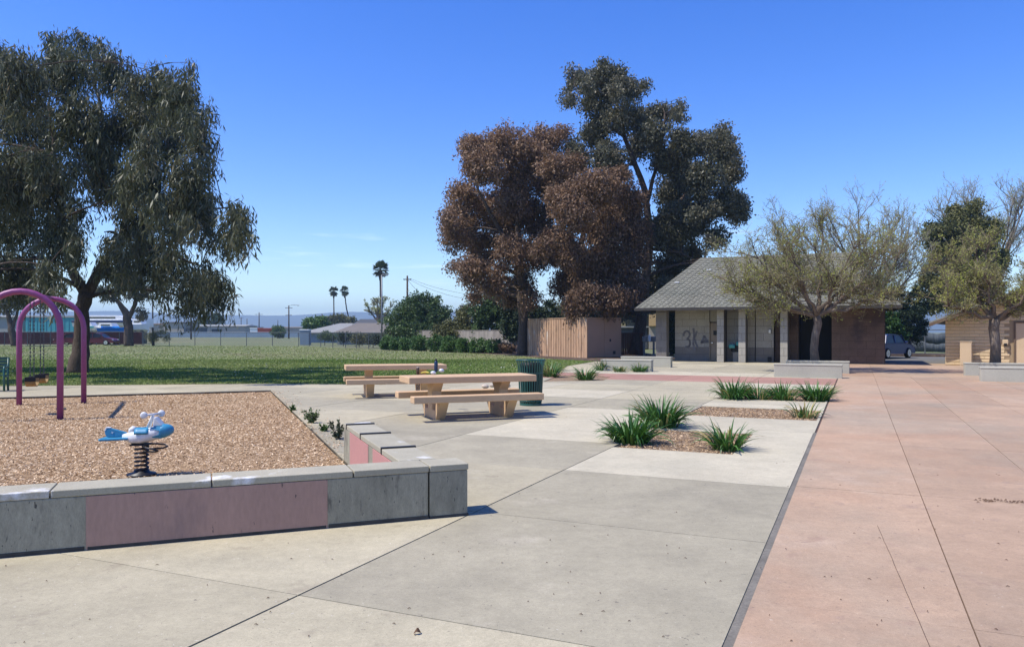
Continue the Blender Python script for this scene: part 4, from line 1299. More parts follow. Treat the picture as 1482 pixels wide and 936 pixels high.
def shrub(name, label, x, ybase, Y, lobes, mat, n, L, Wd, seed, group=None, cat='bush', tintc=.5, droop=.1, cl=.5, trunk=None, shell=.55):
    p = AT(x, ybase, Y)
    return leafy_tree(name, label, (p.x, Y, 0), [trunk or [(x, ybase, .16), (x, ybase - 12, .12), (x, ybase - 24, .06)]], Y, lobes, mat, n, L, Wd, droop, tintc, 'bark', seed, 0, group, cl, shell, cat, .06)
HB = 'bushes along the back fence'
shrub('round_bush', 'large rounded dark green bush beside the slim light pole', 607, 503, 78, [(590, 468, 32, 30, 0, .05), (612, 455, 36, 30, 0), (632, 466, 24, 28, 0), (605, 482, 42, 20, -1)], 'leaf_green', 42000, .2, .11, 21, HB, tintc=.5, cl=.5)
shrub('olive_bush', 'loose olive green bush next to the rounded bush', 665, 503, 70, [(655, 478, 22, 16), (680, 462, 20, 20), (645, 485, 18, 12), (675, 485, 24, 14)], 'leaf_olive', 14000, .22, .11, 22, HB, tintc=.5, cl=.5)
shrub('leafy_bush', 'tall blue-green leafy bush under the russet gum', 712, 505, 67, [(700, 445, 20, 22), (722, 440, 22, 22), (712, 470, 28, 24), (735, 470, 20, 24)], 'leaf_green', 18000, .22, .12, 23, HB, tintc=.45, cl=.5)
shrub('dark_bush', 'nearly black bush crowded against the wooden pole', 752, 508, 61, [(745, 470, 18, 26), (770, 470, 18, 26), (740, 445, 14, 20), (795, 455, 14, 18)], 'leaf_dark', 16000, .2, .1, 24, HB, tintc=.5, cl=.45)
shrub('pale_bush', 'pale olive treetop showing above the board enclosure', 880, 503, 78, [(815, 450, 20, 14), (885, 440, 20, 18), (858, 452, 20, 14), (905, 452, 14, 12)], 'leaf_olive', 12000, .22, .12, 25, HB, tintc=.6, cl=.5)
HG = 'hedge shrubs along the back of the lawn'
hx = [(559, 505.5, 7, 9), (573, 506, 7, 9), (587, 506.5, 7, 9), (607, 507.5, 11, 11), (630, 508.5, 12, 12), (652, 509.5, 12, 11), (674, 510.5, 12, 11), (695, 511, 12, 11), (716, 511.5, 11, 10)]
hl = ['small clipped square hedge shrub at the open end of the hedge', 'small clipped square hedge shrub second from the open end', 'small clipped square hedge shrub touching the slim light pole', 'leafy hedge shrub just past the slim light pole',
      'dark hedge shrub under the rounded bush', 'bright green hedge shrub before the olive bush', 'bright green hedge shrub under the olive bush', 'bright green hedge shrub before the grey board fence', 'hedge shrub at the enclosure end of the hedge']
for k, (x, yb, rx, ry) in enumerate(hx):
    Y = 1784 / (yb - 480)
    shrub('hedge_shrub', hl[k], x, yb, Y, [(x, yb - ry * 1.0, rx, ry), (x - rx * .4, yb - ry * .6, rx * .7, ry * .6), (x + rx * .4, yb - ry * .6, rx * .7, ry * .6)], 'leaf_hedge', 4200, .14, .07, 30 + k, HG, 'hedge', .5, .1, .28, [(x, yb, .05), (x, yb - 5, .04), (x, yb - 9, .02)], .7)
shrub('brown_shrub', 'dry brown shrub where the hedge meets the enclosure', 731, 512, 56, [(731, 503, 8, 7), (739, 505, 7, 6)], 'leaf_brown', 2500, .14, .06, 44, HG, 'bush', .45, .1, .25, [(731, 512, .04), (731, 506, .03)])

# dense and evergreen trees on the right
shrub('olive_tree', 'dense olive green tree rising behind the cream block building', 1395, 508, 62, [(1400, 318, 30, 22, None, .05), (1425, 335, 24, 24), (1375, 345, 32, 30), (1352, 345, 14, 26), (1410, 370, 38, 30), (1365, 390, 34, 34), (1420, 405, 34, 34), (1380, 425, 36, 26), (1345, 415, 14, 24), (1350, 440, 16, 16)],
      'leaf_olive', 52000, .24, .12, 51, None, 'tree', .40, .15, .55, [(1395, 508, .35), (1393, 450, .28), (1390, 380, .18), (1395, 330, .06)])
con = [(1315, 458, 20, 26), (1300, 470, 14, 20), (1330, 470, 14, 22)]
shrub('juniper_tree', 'dark spiky juniper beside the blue car', 1316, 507, 57, con + [(1290 + 7 * k, 440 - (k % 3) * 6, 3, 12) for k in range(8)], 'leaf_dark', 16000, .2, .06, 52, None, 'tree', .45, -.5, .3)
shrub('green_bush', 'bright green bush between restroom wall and juniper', 1292, 508, 56, [(1292, 475, 10, 14), (1287, 460, 8, 10), (1298, 488, 9, 10)], 'leaf_hedge', 6000, .18, .1, 53, None, 'bush', .55, .1, .35)
wd = [(1335 + 6 * k, 499.5, 5, 3.2) for k in range(6)]
shrub('bank_weeds', 'low green weeds on the dirt bank', 1350, 502, 64, wd, 'leaf_hedge', 3000, .12, .06, 54, None, 'weeds', .6, -.2, .2, [(1350, 502, .02), (1350, 500, .015)])

def twig_tree(name, label, base, trunk, Y0, cen, rad, seed, n1=9, n2=11, n3=9, n4=5, bark='palebark', twig='twig', nbud=26000, extra=(), k=1.0, up=.35, budsize=.055, tintc=.45):
    """base x,y world; trunk pixel polyline; crown centre pixel and pixel radii"""
    r_ = np.random.default_rng(seed)
    rd_ = random.Random(seed)
    root = thing(name, label, 'tree', base)
    B = Vector(base)
    tm, wm = MB(), MB()
    P = [AT(x, y, Y0) for x, y, _ in trunk]
    P[0].z = -.1
    tm.tube([p - B for p in P], [q[2] for q in trunk], 10)
    fork = P[-1]
    c = AT(*cen, Y0)
    s = Y0 / F
    er = Vector((rad[0] * s, (rad[0] * .8) * s, rad[1] * s))
    targets = [AT(x, y, Y0 + d) for x, y, d in extra]
    for i in range(n1):
        a = 2 * math.pi * (i + rd_.random() * .6) / n1
        el = rd_.uniform(-.1, 1.0)
        targets.append(c + Vector((er.x * .66 * math.cos(a) * math.cos(el), er.y * .66 * math.sin(a) * math.cos(el), er.z * .62 * math.sin(el))))
    tips = []
    def inside_c(p, f=1.06):
        q = p - c
        return (q.x / er.x) ** 2 + (q.y / er.y) ** 2 + (q.z / er.z) ** 2 < f
    def grow(s_, d_, L, n):
        e = s_ + d_ * L
        b = s_ + d_ * L * .5 + Vector((rd_.gauss(0, .12), rd_.gauss(0, .12), rd_.gauss(0, .08))) * L
        return bez(s_, b, e, n)
    for T in targets:
        d = T - fork
        ctrl = fork + Vector((d.x * .5, d.y * .5, d.z * .25 + rd_.uniform(-.1, .35)))
        p1 = [p + Vector((rd_.gauss(0, .05), rd_.gauss(0, .05), rd_.gauss(0, .05))) * (i > 0) for i, p in enumerate(bez(fork, ctrl, T, 9))]
        tm.tube([p - B for p in p1], [.10 * k * (1 - .72 * t) for t in np.linspace(0, 1, 9)], 8)
        for j in range(n2):
            s1 = p1[rd_.randint(3, 8)]
            o1 = ((s1 - fork).normalized() * .5 + (s1 - c).normalized() * .4 + Vector((rd_.gauss(0, .6), rd_.gauss(0, .6), rd_.gauss(up, .45)))).normalized()
            L1 = rd_.uniform(.5, 1.0) * er.x * .42
            while L1 > .3 and not inside_c(s1 + o1 * L1, 1.0):
                L1 *= .8
            p2 = grow(s1, o1, L1, 5)
            tm.tube([p - B for p in p2], [.030 * k, .026 * k, .021 * k, .016 * k, .012 * k], 5)
            for q in range(n3):
                s2 = p2[rd_.randint(1, 4)]
                o2 = (o1 * .5 + Vector((rd_.gauss(0, .7), rd_.gauss(0, .7), rd_.gauss(up, .5)))).normalized()
                L2 = rd_.uniform(.5, 1.1) * er.x * .2
                p3 = grow(s2, o2, L2, 4)
                wm.tube([p - B for p in p3], [.014 * k, .011 * k, .009 * k, .006 * k], 4, False)
                for w in range(n4):
                    s3 = p3[rd_.randint(1, 3)]
                    o3 = (o2 * .45 + Vector((rd_.gauss(0, .7), rd_.gauss(0, .7), rd_.gauss(up, .5)))).normalized()
                    L3 = rd_.uniform(.5, 1.1) * er.x * .105
                    p4 = grow(s3, o3, L3, 3)
                    wm.tube([p - B for p in p4], [.008 * k, .006 * k, .004 * k], 3, False)
                    tips.append((p4[0], p4[2]))
    tm.build('trunk', bark, root, True)
    w = wm.build('twigs', twig, root)
    w['kind'] = 'stuff'
    if nbud:
        ids = r_.integers(0, len(tips), nbud)
        a = np.array([tuple(t[0]) for t in tips])[ids]; b = np.array([tuple(t[1]) for t in tips])[ids]
        pos = a + (b - a) * (.25 + .8 * r_.random((nbud, 1))) + r_.normal(0, .02, (nbud, 3))
        cl_ = .5 + .5 * np.sin(pos[:, 0] * 2.1 + seed) * np.sin(pos[:, 2] * 2.7 + pos[:, 1] * 1.3)
        obj('buds', np_mesh('buds', leaf_quads(pos - np.array(B), r_.normal(0, 1, (nbud, 3)) + (0, 0, .3), budsize * (.6 + .8 * r_.random(nbud)), budsize * .5), 4, 'bud', tintc * .5 + cl_ * .45 + r_.normal(0, .16, nbud)), root)
    return root
pb_ = UV(-1.62, 33.3)
twig_tree('budding_tree', 'spreading budding tree with twiggy crown before the restroom', (pb_.x, pb_.y, 0), [(1181, 530, .20), (1178, 505, .155), (1180, 485, .15), (1184, 468, .155), (1182, 458, .15)], pb_.y, (1180, 390), (140, 72), 61, 8, 11, 10, 6,
          extra=((1085, 428, -.8), (1040, 400, -.4), (1265, 400, .6), (1290, 420, -.8), (1190, 330, 0), (1130, 350, 1)), nbud=24000, k=.8, budsize=.065)
pr_ = UV(5.2, 33.6)
twig_tree('budding_tree', 'budding tree standing before the cream block building', (pr_.x, pr_.y, 0), [(1440, 533, .2), (1441, 500, .17), (1438, 475, .17), (1440, 462, .18)], pr_.y, (1450, 405), (108, 68), 62, 7, 11, 10, 6,
          extra=((1365, 440, -.3), (1500, 440, 0), (1395, 400, .5)), nbud=22000, k=.8, budsize=.065)
p_ = AT(1262, 510, 53)
twig_tree('bare_tree', 'bare grey tree with upright twigs rising behind the restroom roof', (p_.x, 53, 0), [(1262, 510, .25), (1258, 470, .22), (1255, 440, .2)], 53, (1215, 365), (135, 80), 63, 8, 9, 7, 4, 'palebark', 'twig_grey', 14000, extra=((1320, 400, 0), (1310, 350, 0), (1290, 330, 1)), k=1.3, up=.8, budsize=.08)
p_ = AT(1440, 508, 68)
twig_tree('bare_tree', 'thin bare tree rising behind the olive tree', (p_.x, 68, 0), [(1440, 508, .3), (1440, 450, .26), (1440, 400, .2)], 68, (1420, 350), (110, 85), 64, 7, 8, 7, 4, 'palebark', 'twig_grey', 9000, extra=((1365, 310, 0), (1400, 290, 0), (1480, 300, 0)), k=1.5, up=.8, budsize=.09)

# ------------------------------------------------------------------ trees on the fence line, far left
FT = 'trees on the far fence line'
leafy_tree('fence_tree', 'dark trunked gum tree on the fence line in front of the boats', (AT(186, 500, 86).x, 86, 0),
    [[(186, 500, .55), (186, 478, .5), (183, 455, .42), (170, 435, .2)], [(184, 465, .3), (196, 440, .22), (200, 415, .1)]], 86,
    [(160, 420, 22, 12), (200, 415, 22, 14), (185, 400, 30, 14), (205, 450, 7, 9, None, .4)], 'leaf_gum', 9000, .3, .1, .6, .45, 'bark', 71, .6, FT, .5, .3)
leafy_tree('fence_tree', 'leaning sparse tree on the fence line beside the teal warehouse', (AT(22, 500, 86).x, 86, 0),
    [[(22, 500, .42), (18, 478, .36), (12, 455, .22), (2, 435, .1)], [(18, 475, .2), (25, 450, .14), (30, 425, .06)]], 86,
    [(0, 435, 26, 16), (30, 425, 22, 18), (10, 410, 34, 16), (60, 430, 16, 12)], 'leaf_gum', 9000, .3, .1, .6, .5, 'bark', 72, .6, FT, .6, .3)
p_ = AT(222, 499, 88)
shrub('grey_shrub', 'grey leafless looking shrub at the end of the maroon fence', 222, 499, 88, [(218, 488, 9, 9), (228, 485, 9, 8), (238, 488, 7, 7)], 'leaf_olive', 3500, .16, .04, 73, None, 'bush', .75, -.3, .4)
shrub('field_bush', 'rounded green bush alone on the field beyond the fence', 402, 487, 200, [(402, 480, 9, 8)], 'leaf_green', 3500, .5, .25, 74, None, 'bush', .6, .1, .6)
shrub('far_tree', 'broad dark tree far behind the long low building', 306, 482, 320, [(300, 463, 9, 7), (312, 463, 9, 7), (306, 459, 8, 6)], 'leaf_green', 6000, .9, .5, 75, None, 'tree', .3, .1, 1.2)
shrub('far_tree', 'yellow green tree behind the grey roofed house', 455, 486, 150, [(448, 468, 10, 8), (462, 466, 9, 7), (470, 472, 6, 5)], 'leaf_hedge', 5000, .45, .25, 76, None, 'tree', .65, .1, .7)
shrub('far_tree', 'dull brown treetops behind the house roofs under two palms', 490, 486, 220, [(478, 464, 10, 5), (492, 461, 10, 6), (505, 464, 9, 5)], 'leaf_olive', 4500, .5, .3, 77, None, 'tree', .5, .1, .8)
p_ = AT(548, 480, 140)
twig_tree('far_bare_tree', 'pale leafless tree behind the palm by the roofs', (p_.x, 140, 0), [(548, 492, .3), (548, 475, .28), (548, 465, .22)], 140, (549, 447), (24, 20), 78, 6, 8, 6, 3, 'palebark', 'twig_grey', 3000, k=2.2, up=.6, budsize=.22, tintc=.2)

shrub('dark_bush', 'dark leafy bush filling the gap beside the restroom corner pier', 972, 512, 54, [(972, 480, 12, 26), (968, 455, 8, 14), (976, 500, 9, 12)], 'leaf_dark', 7000, .18, .1, 79, None, 'bush', .55, .2, .4)
# ------------------------------------------------------------------ palms
def palm(label, x, ytop, Y, rpx, lean, seed):
    rd_ = random.Random(seed)
    top = AT(x, ytop + rpx, Y)
    base = Vector((top.x + lean, Y, 0))
    t = thing('palm_tree', label, 'palm', base, 0, 'tall fan palms beyond the fence')
    pts = [Vector((0, 0, -.1)).lerp(top - base, q) + Vector((-.25 * lean * math.sin(q * 3.14), 0, 0)) for q in np.linspace(0, 1, 9)]
    MB().tube(pts, [.34, .26, .22, .2, .19, .18, .17, .17, .2], 8).build('trunk', 'bark', t, True)
    rr = rpx / F * Y
    Q, T = [], []
    c = np.array(top - base)
    for i in range(46):
        a = rd_.random() * 6.28
        el = rd_.uniform(-1.25, 1.3)
        d = np.array([math.cos(a) * math.cos(el), math.sin(a) * math.cos(el), math.sin(el)])
        side = np.cross(d, [0, 0, 1.0]); side /= np.linalg.norm(side)
        upv = np.cross(side, d)
        hub = c + d * rr * rd_.uniform(.3, .6)
        for k in range(9):
            f_ = (k - 4) / 4 * 1.1
            dd = d * math.cos(f_) + side * math.sin(f_)
            tip = hub + dd * rr * .62 - np.array([0, 0, .14 * rr * abs(f_)])
            w_ = np.cross(dd, upv) * .12 * rr
            Q += [hub, hub + dd * rr * .3 + w_, tip, hub + dd * rr * .3 - w_]
            T.append((.85 if el < -.75 else .45) + rd_.gauss(0, .15))
        w_ = side * .02 * rr
        Q += [c - w_, c + w_, hub + w_, hub - w_]; T.append(.5)
    obj('fronds', np_mesh('fronds', np.array(Q), 4, 'palm', np.array(T)), t)
    sk_ = MB().lathe([(.2, -1.35 * rr), (.2 * rr, -.9 * rr), (.26 * rr, -.4 * rr), (.2, 0)], 9)
    sk_.v = [(v[0] + c[0], v[1] + c[1], v[2] + c[2] * 1.0) for v in sk_.v]
    sk_.build('dead_skirt', 'bark', t, True)
palm('tallest fan palm rising behind the slim light pole', 550.5, 377, 150, 12.5, 0.2, 1)
palm('upright fan palm of the far pair', 483, 414, 230, 7.5, .3, 2)
palm('slightly leaning fan palm of the far pair', 499, 413.5, 230, 7.5, 3.6, 3)

# ------------------------------------------------------------------ poles and wires
def pole(label, x, ytop, Y, arms=(), r=.13, mat='polewood', name='utility_pole', lamp=0):
    p = AT(x, 480, Y)
    zt = AT(x, ytop, Y).z
    t = thing(name, label, 'pole', (p.x, Y, 0), 0)
    MB().tube([(0, 0, -.1), (0, 0, zt)], [r, r * .7], 8).build('shaft', mat, t, True)
    for dz, w in arms:
        MB().box(-w, w, -.06, .06, zt - dz - .06, zt - dz + .06).build('cross_arm', mat, t)
    if lamp:
        MB().tube([(0, 0, zt - .05), (lamp * .5, 0, zt + .12), (lamp, 0, zt + .05)], .04, 6).build('bracket', mat, t)
        MB().box(lamp - .1, lamp + .35, -.1, .1, zt - .05, zt + .06).build('lamp_head', mat, t, bevel=.02)
    return Vector((p.x, Y, zt))
pole('slim grey light pole standing at the hedge', 552.5, 398, 72, r=.085, mat='galv', name='light_pole', lamp=.25)
pole('wooden pole beside the board enclosure', 760.5, 415, 53.5, r=.14, mat='galv_dark', name='wooden_pole')
k1 = pole('dark utility pole carrying wires above the rounded bush', 589.5, 399, 105, ((.5, .55),), .17)
pole('utility pole with two cross arms and a lamp beyond the orange container', 418, 442, 190, ((.6, .9), (2.4, .8)), .2, lamp=2.2)
pole('tall utility pole behind the fence shrub beside the tan office', 221, 415, 160, ((.5, .8),), .18)
pole('tall utility pole between tan office and long low building', 276.5, 425, 170, ((.5, .8),), .2)
pole('slim pole before the broad dark far tree', 304.5, 440, 260, (), .16, 'galv')
pole('slim taller pole beside the broad dark far tree', 317, 436, 250, (), .16, 'galv')
pole('far utility pole with a short cross arm', 375, 452, 300, ((.8, 1.6),), .25)
pole('small far pole left of the one with short cross arm', 349, 459, 330, ((.4, 1.0),), .2)
pole('smallest far pole in the haze', 357.5, 461, 330, (), .2)
pole('small pole behind the yellow green tree', 466, 454, 250, ((.6, .9),), .2)
def wire(a, b, sag, label, r=.02):
    pts = [a.lerp(b, t) - Vector((0, 0, sag * 4 * t * (1 - t))) for t in np.linspace(0, 1, 9)]
    m = MB().tube(pts, r, 4, False)
    tag(m.build('overhead_wire', 'wire'), label, 'wire', 'wires from the dark utility pole')
wire(k1 + Vector((.4, 0, -.4)), AT(700, 428, 90), .4, 'upper overhead wire running to the russet gum')
wire(k1 + Vector((.4, 0, -.6)), AT(700, 436, 90), .5, 'lower overhead wire running to the russet gum')
wire(k1 + Vector((0, 0, -.5)), AT(622, 440, 98), .1, 'steep guy wire dropping to the rounded bush')

# ------------------------------------------------------------------ fences
def run_fence(pts, spacing, h, name, label, postr=.04, slat=None, rails=True, wires=False, mat='galv_dark', cat='fence'):
    a0 = Vector(pts[0])
    t = thing(name, label, cat, a0)
    for a, b in zip(pts[:-1], pts[1:]):
        a, b = Vector(a) - a0, Vector(b) - a0
        L = (b - a).length
        n = max(1, round(L / spacing))
        d = (b - a) / L
        ang = math.atan2(d.y, d.x)
        for i in range(n + (b - (Vector(pts[-1]) - a0)).length.__lt__(.01)):
            p = a + d * (L * i / n)
            MB().tube([(p.x, p.y, -.1), (p.x, p.y, h + .03)], postr, 6).build('post', mat, t)
        if rails:
            MB().tube([a + Vector((0, 0, h)), b + Vector((0, 0, h))], postr * .75, 6).build('top_rail', mat, t)
        if slat:
            for i in range(n):
                p = a + d * (L * i / n)
                o = MB().box(.06, L / n - .06, -.02, .02, .05, h - .06).build('slat_panel', slat, t)
                o.location = p
                o.rotation_euler = (0, 0, ang)
        if wires:
            w = MB()
            st_ = .32
            for i in range(int(L / st_)):
                for s in (1, -1):
                    x0 = i * st_
                    q0, q1 = a + d * x0, a + d * min(L, max(0, x0 + s * h))
                    w.tube([q0 + Vector((0, 0, .03)), q1 + Vector((0, 0, h))], .006, 3, False)
            o = w.build('wire_mesh', mat, t)
            o['kind'] = 'stuff'
    return t
run_fence([AT(-60, 480, 95) - Vector((0, 0, 1.6)), AT(206, 480, 95) - Vector((0, 0, 1.6))], 2.9, 1.6, 'slat_fence', 'dark maroon slatted fence in front of the boat yard', slat='maroon')
run_fence([AT(208, 480, 90) - Vector((0, 0, 1.6)), AT(432, 480, 89) - Vector((0, 0, 1.6)), AT(500, 480, 80) - Vector((0, 0, 1.6)), AT(552, 480, 73) - Vector((0, 0, 1.6))], 2.9, 1.5, 'chain_link_fence', 'long grey chain-link fence along the back of the lawn', wires=True)
def board_fence(p, q, h, bwid, mat, name, label):
    p, q = Vector(p), Vector(q)
    L = (q - p).length
    t = thing(name, label, 'fence', p, math.atan2((q - p).y, (q - p).x))
    n = int(L / bwid)
    me = MB().box(.008, bwid - .008, -.012, .012, -.03, h).mesh('board', mat)
    for i in range(n):
        obj('board', me, t).location = (i * bwid, random.uniform(-.006, .006), random.uniform(-.02, .02))
    MB().box(0, L, -.035, -.0125, h - .02, h + .03).build('top_rail', mat, t)
    for i in range(int(L / 2.4) + 1):
        MB().box(i * 2.4 - .05, i * 2.4 + .05, .013, .1, -.03, h - .05).build('post', mat, t)
def g0_(x, Y):
    p = AT(x, 480, Y); p.z = 0
    return p
board_fence(g0_(600, 76), g0_(750, 61), 1.7, .3, 'greyfence', 'board_fence', 'weathered grey board fence behind the hedge')
board_fence(g0_(897, 53), g0_(933, 52.5), 1.5, .16, 'redfence', 'picket_fence', 'red brown picket fence between enclosure and tall gum')

# ------------------------------------------------------------------ far buildings
def house(name, label, x0, x1, Y, yeave, yridge, dep, wallm, roofm, over=.4, rz=0.0, hip=0.0, win=(), group=None, gable=False):
    a = AT(x0, yeave, Y)
    b = AT(x1, yeave, Y)
    zr = AT(x0, yridge, Y).z
    w = b.x - a.x
    t = thing(name, label, 'building', (a.x, Y, 0), rz, group)
    ze = a.z
    if gable:
        wall = MB().extrude([(0, -.1), (w, -.1), (w, ze), (w / 2, zr), (0, ze)], 'y', 0, dep).build('walls', wallm, t)
        for s in (0, 1):
            e, r_ = ((-over, ze - over * (zr - ze) / (w / 2)), (w / 2, zr)) if not s else ((w + over, ze - over * (zr - ze) / (w / 2)), (w / 2, zr))
            MB().extrude([e, r_, (r_[0], r_[1] + .2), (e[0], e[1] + .2)], 'y', -over, dep + over).build('roof_slope', roofm, t)
    else:
        MB().box(0, w, 0, dep, -.1, ze).build('walls', wallm, t)
        if zr > ze + .3:
            m = MB().add([(-over, -over, ze), (w + over, -over, ze), (w + over, dep + over, ze), (-over, dep + over, ze), (hip, dep / 2, zr), (w - hip, dep / 2, zr),
                          (-over, -over, ze - .15), (w + over, -over, ze - .15), (w + over, dep + over, ze - .15), (-over, dep + over, ze - .15)],
                         [(0, 1, 5, 4), (1, 2, 5), (2, 3, 4, 5), (3, 0, 4), (6, 7, 1, 0), (7, 8, 2, 1), (8, 9, 3, 2), (9, 6, 0, 3), (9, 8, 7, 6)])
            m.build('roof', roofm, t)
        else:
            MB().box(-.15, w + .15, -.15, dep + .15, ze + .003, ze + .3).build('roof', roofm, t)
    for (fx, fz, ww, hh) in win:
        f = MB().box(w * fx - ww / 2 - .08, w * fx + ww / 2 + .08, -.06, -.002, ze * fz - hh / 2 - .08, ze * fz + hh / 2 + .08).build('window', 'whitepaint', t)
        MB().box(w * fx - ww / 2, w * fx + ww / 2, -.075, -.061, ze * fz - hh / 2, ze * fz + hh / 2).build('pane', 'glass', f)
    return t
tw = house('warehouse', 'teal metal warehouse behind the swings', 37, 118, 135, 459.5, 457.5, 18, 'teal', 'greywall')
for k in range(12):
    MB().box(.35 + k * .8, .43 + k * .8, -.06, -.002, 0, 3.9).build('siding_rib', 'teal', tw)
house('warehouse', 'plain grey warehouse beside the teal one', -60, 33, 140, 458, 455, 18, 'greywall', 'greywall')
o = house('office_building', 'boxy tan office with dark fascia beyond the field', 237, 266, 265, 466.5, 465, 12, 'tanwall', 'roof_dark')
o = house('office_building', 'dark roofed tan annex next to the boxy office', 216, 236.5, 268, 469, 467.5, 12, 'tanwall', 'brownwood', win=((.8, .75, 1.6, 1.2),))
house('low_building', 'long low tan building with dark loading door', 283, 355, 300, 471.5, 469.5, 14, 'tanwall', 'greywall', win=((.42, .55, 4.0, 1.2),))
house('low_building', 'small dark green shed before the long low building', 270, 290, 262, 475, 474, 6, 'roof_dark', 'roof_dark')
house('far_block', 'low beige block at the far right of the yard', 355, 372, 320, 474, 473, 8, 'tanwall', 'greywall')
house('far_block', 'pale beige block behind the lamp pole', 398, 440, 340, 474, 472.5, 10, 'tanwall', 'roof_brown')
house('shipping_container', 'orange container standing in the far yard', 373, 393, 255, 476, 475.8, 2.4, 'orange', 'orange')
house('truck_box', 'white truck box beside the orange container', 362, 372.5, 255, 475.5, 475.3, 2.4, 'whitepaint', 'whitepaint')
fw = MB()
a, b = AT(225, 480, 235), AT(436, 480, 230)
fw.add([], [])
fw.prism([(a.x, a.y), (b.x, b.y), (b.x, b.y + .25), (a.x, a.y + .25)], -.1, 1.55)
tag(fw.build('boundary_wall', 'bluegrey'), 'long blue grey boundary wall across the far field', 'wall')
HS = 'houses beyond the fence'
house('house', 'grey roofed house with blue grey gable beyond the fence', 440, 508, 118, 481, 467, 14, 'bluegrey', 'roof_grey', .5, R(-14), 2.5, (), HS)
house('house', 'brown roofed house behind the slim light pole', 488, 572, 100, 481, 466.5, 12, 'greywall', 'roof_brown', .5, R(6), 2.0, (), HS)
house('house', 'dark flat looking roof of the house behind the brown one', 512, 572, 150, 471, 461, 10, 'greywall', 'roof_dark', .5, 0, .3, (), HS)
ub = thing('portable_cabin', 'small teal cabin with white roof at the fence corner', 'cabin', g0_(434, 96))
MB().box(0, 1.1, 0, 1.1, -.05, 1.75).build('cabin_walls', 'bluegrey', ub)
MB().box(-.05, 1.15, -.05, 1.15, 1.76, 1.9).build('roof', 'whitepaint', ub, bevel=.03)

for k, (x, yb, Y, mat) in enumerate(((470, 492, 94, 'leaf_green'), (497, 494, 88, 'leaf_dark'), (520, 496, 82, 'leaf_olive'), (540, 497, 80, 'leaf_dark'))):
    shrub('yard_shrub', ('low green yard shrub under the grey roof', 'dark yard shrub where the two house roofs meet', 'dry olive yard shrub under the brown roof', 'dark yard shrub beside the slim light pole')[k], x, yb, Y, [(x, yb - 6, 11, 6), (x + 9, yb - 5, 8, 5)], mat, 2600, .2, .09, 90 + k, 'yard shrubs behind the fence', 'bush', .45, .1, .4, [(x, yb, .04), (x, yb - 5, .03)])

# two-storey house glimpsed beside the restroom
hz = thing('apartment_house', 'two-storey ochre house with balcony behind the tall gum', 'house', g0_(893, 74), R(-6))
MB().box(0, 7.2, 1.2, 9, -.05, 5.2).build('walls', 'olivewall', hz)
MB().box(3.0, 7.2, -.6, 1.19, 2.15, 4.6).build('upper_bay', 'yellowwall', hz)
MB().box(3.0, 7.2, -.3, 1.18, -.05, 2.14).build('lower_wall', 'tanwall', hz)
wv = MB().box(4.1, 5.6, -.65, -.601, 3.7, 4.5).build('window', 'whitepaint', hz)
MB().box(4.18, 5.52, -.66, -.651, 3.78, 4.42).build('pane', 'glass', wv)
wv = MB().box(1.4, 2.3, 1.14, 1.199, 2.5, 4.3).build('balcony_door', 'glass', hz)
MB().box(0, 3.0, -.3, 1.19, 2.0, 2.14).build('balcony_floor', 'greywall', hz)
for k in range(20):
    MB().box(.05 + k * .15, .08 + k * .15, -.28, -.25, 2.14, 3.0).build('baluster', 'brownwood', hz)
MB().box(0, 2.98, -.3, -.23, 3.0, 3.08).build('handrail', 'brownwood', hz)
MB().box(1.95, 2.13, -.29, -.11, 2.145, 4.85).build('porch_post', 'whitepaint', hz)
MB().box(0.1, 2.9, -.1, -.03, 0.0, 1.98).build('undercroft_screen', 'roof_dark', hz)
MB().add([(-.6, -1.0, 4.85), (7.8, -1.0, 4.85), (7.8, 9.6, 4.85), (-.6, 9.6, 4.85), (1.5, 4.2, 7.0), (5.6, 4.2, 7.0)], [(0, 1, 5, 4), (1, 2, 5), (2, 3, 4, 5), (3, 0, 4), (3, 2, 1, 0)]).build('roof', 'roof_grey', hz)
ut = thing('utility_meter', 'grey double utility box on posts beside the tall gum', 'utility box', g0_(931, 49.5))
for x in (0, .62):
    MB().box(x, x + .12, 0, .12, -.05, .95).build('post', 'galv', ut)
MB().box(-.05, .8, -.1, .2, .96, 1.3).build('cabinet_body', 'galv', ut, bevel=.03)
MB().tube([(.36, -.13, 1.0), (.36, -.13, 1.4)], [.1, .09], 10).build('meter', 'whitepaint', ut)

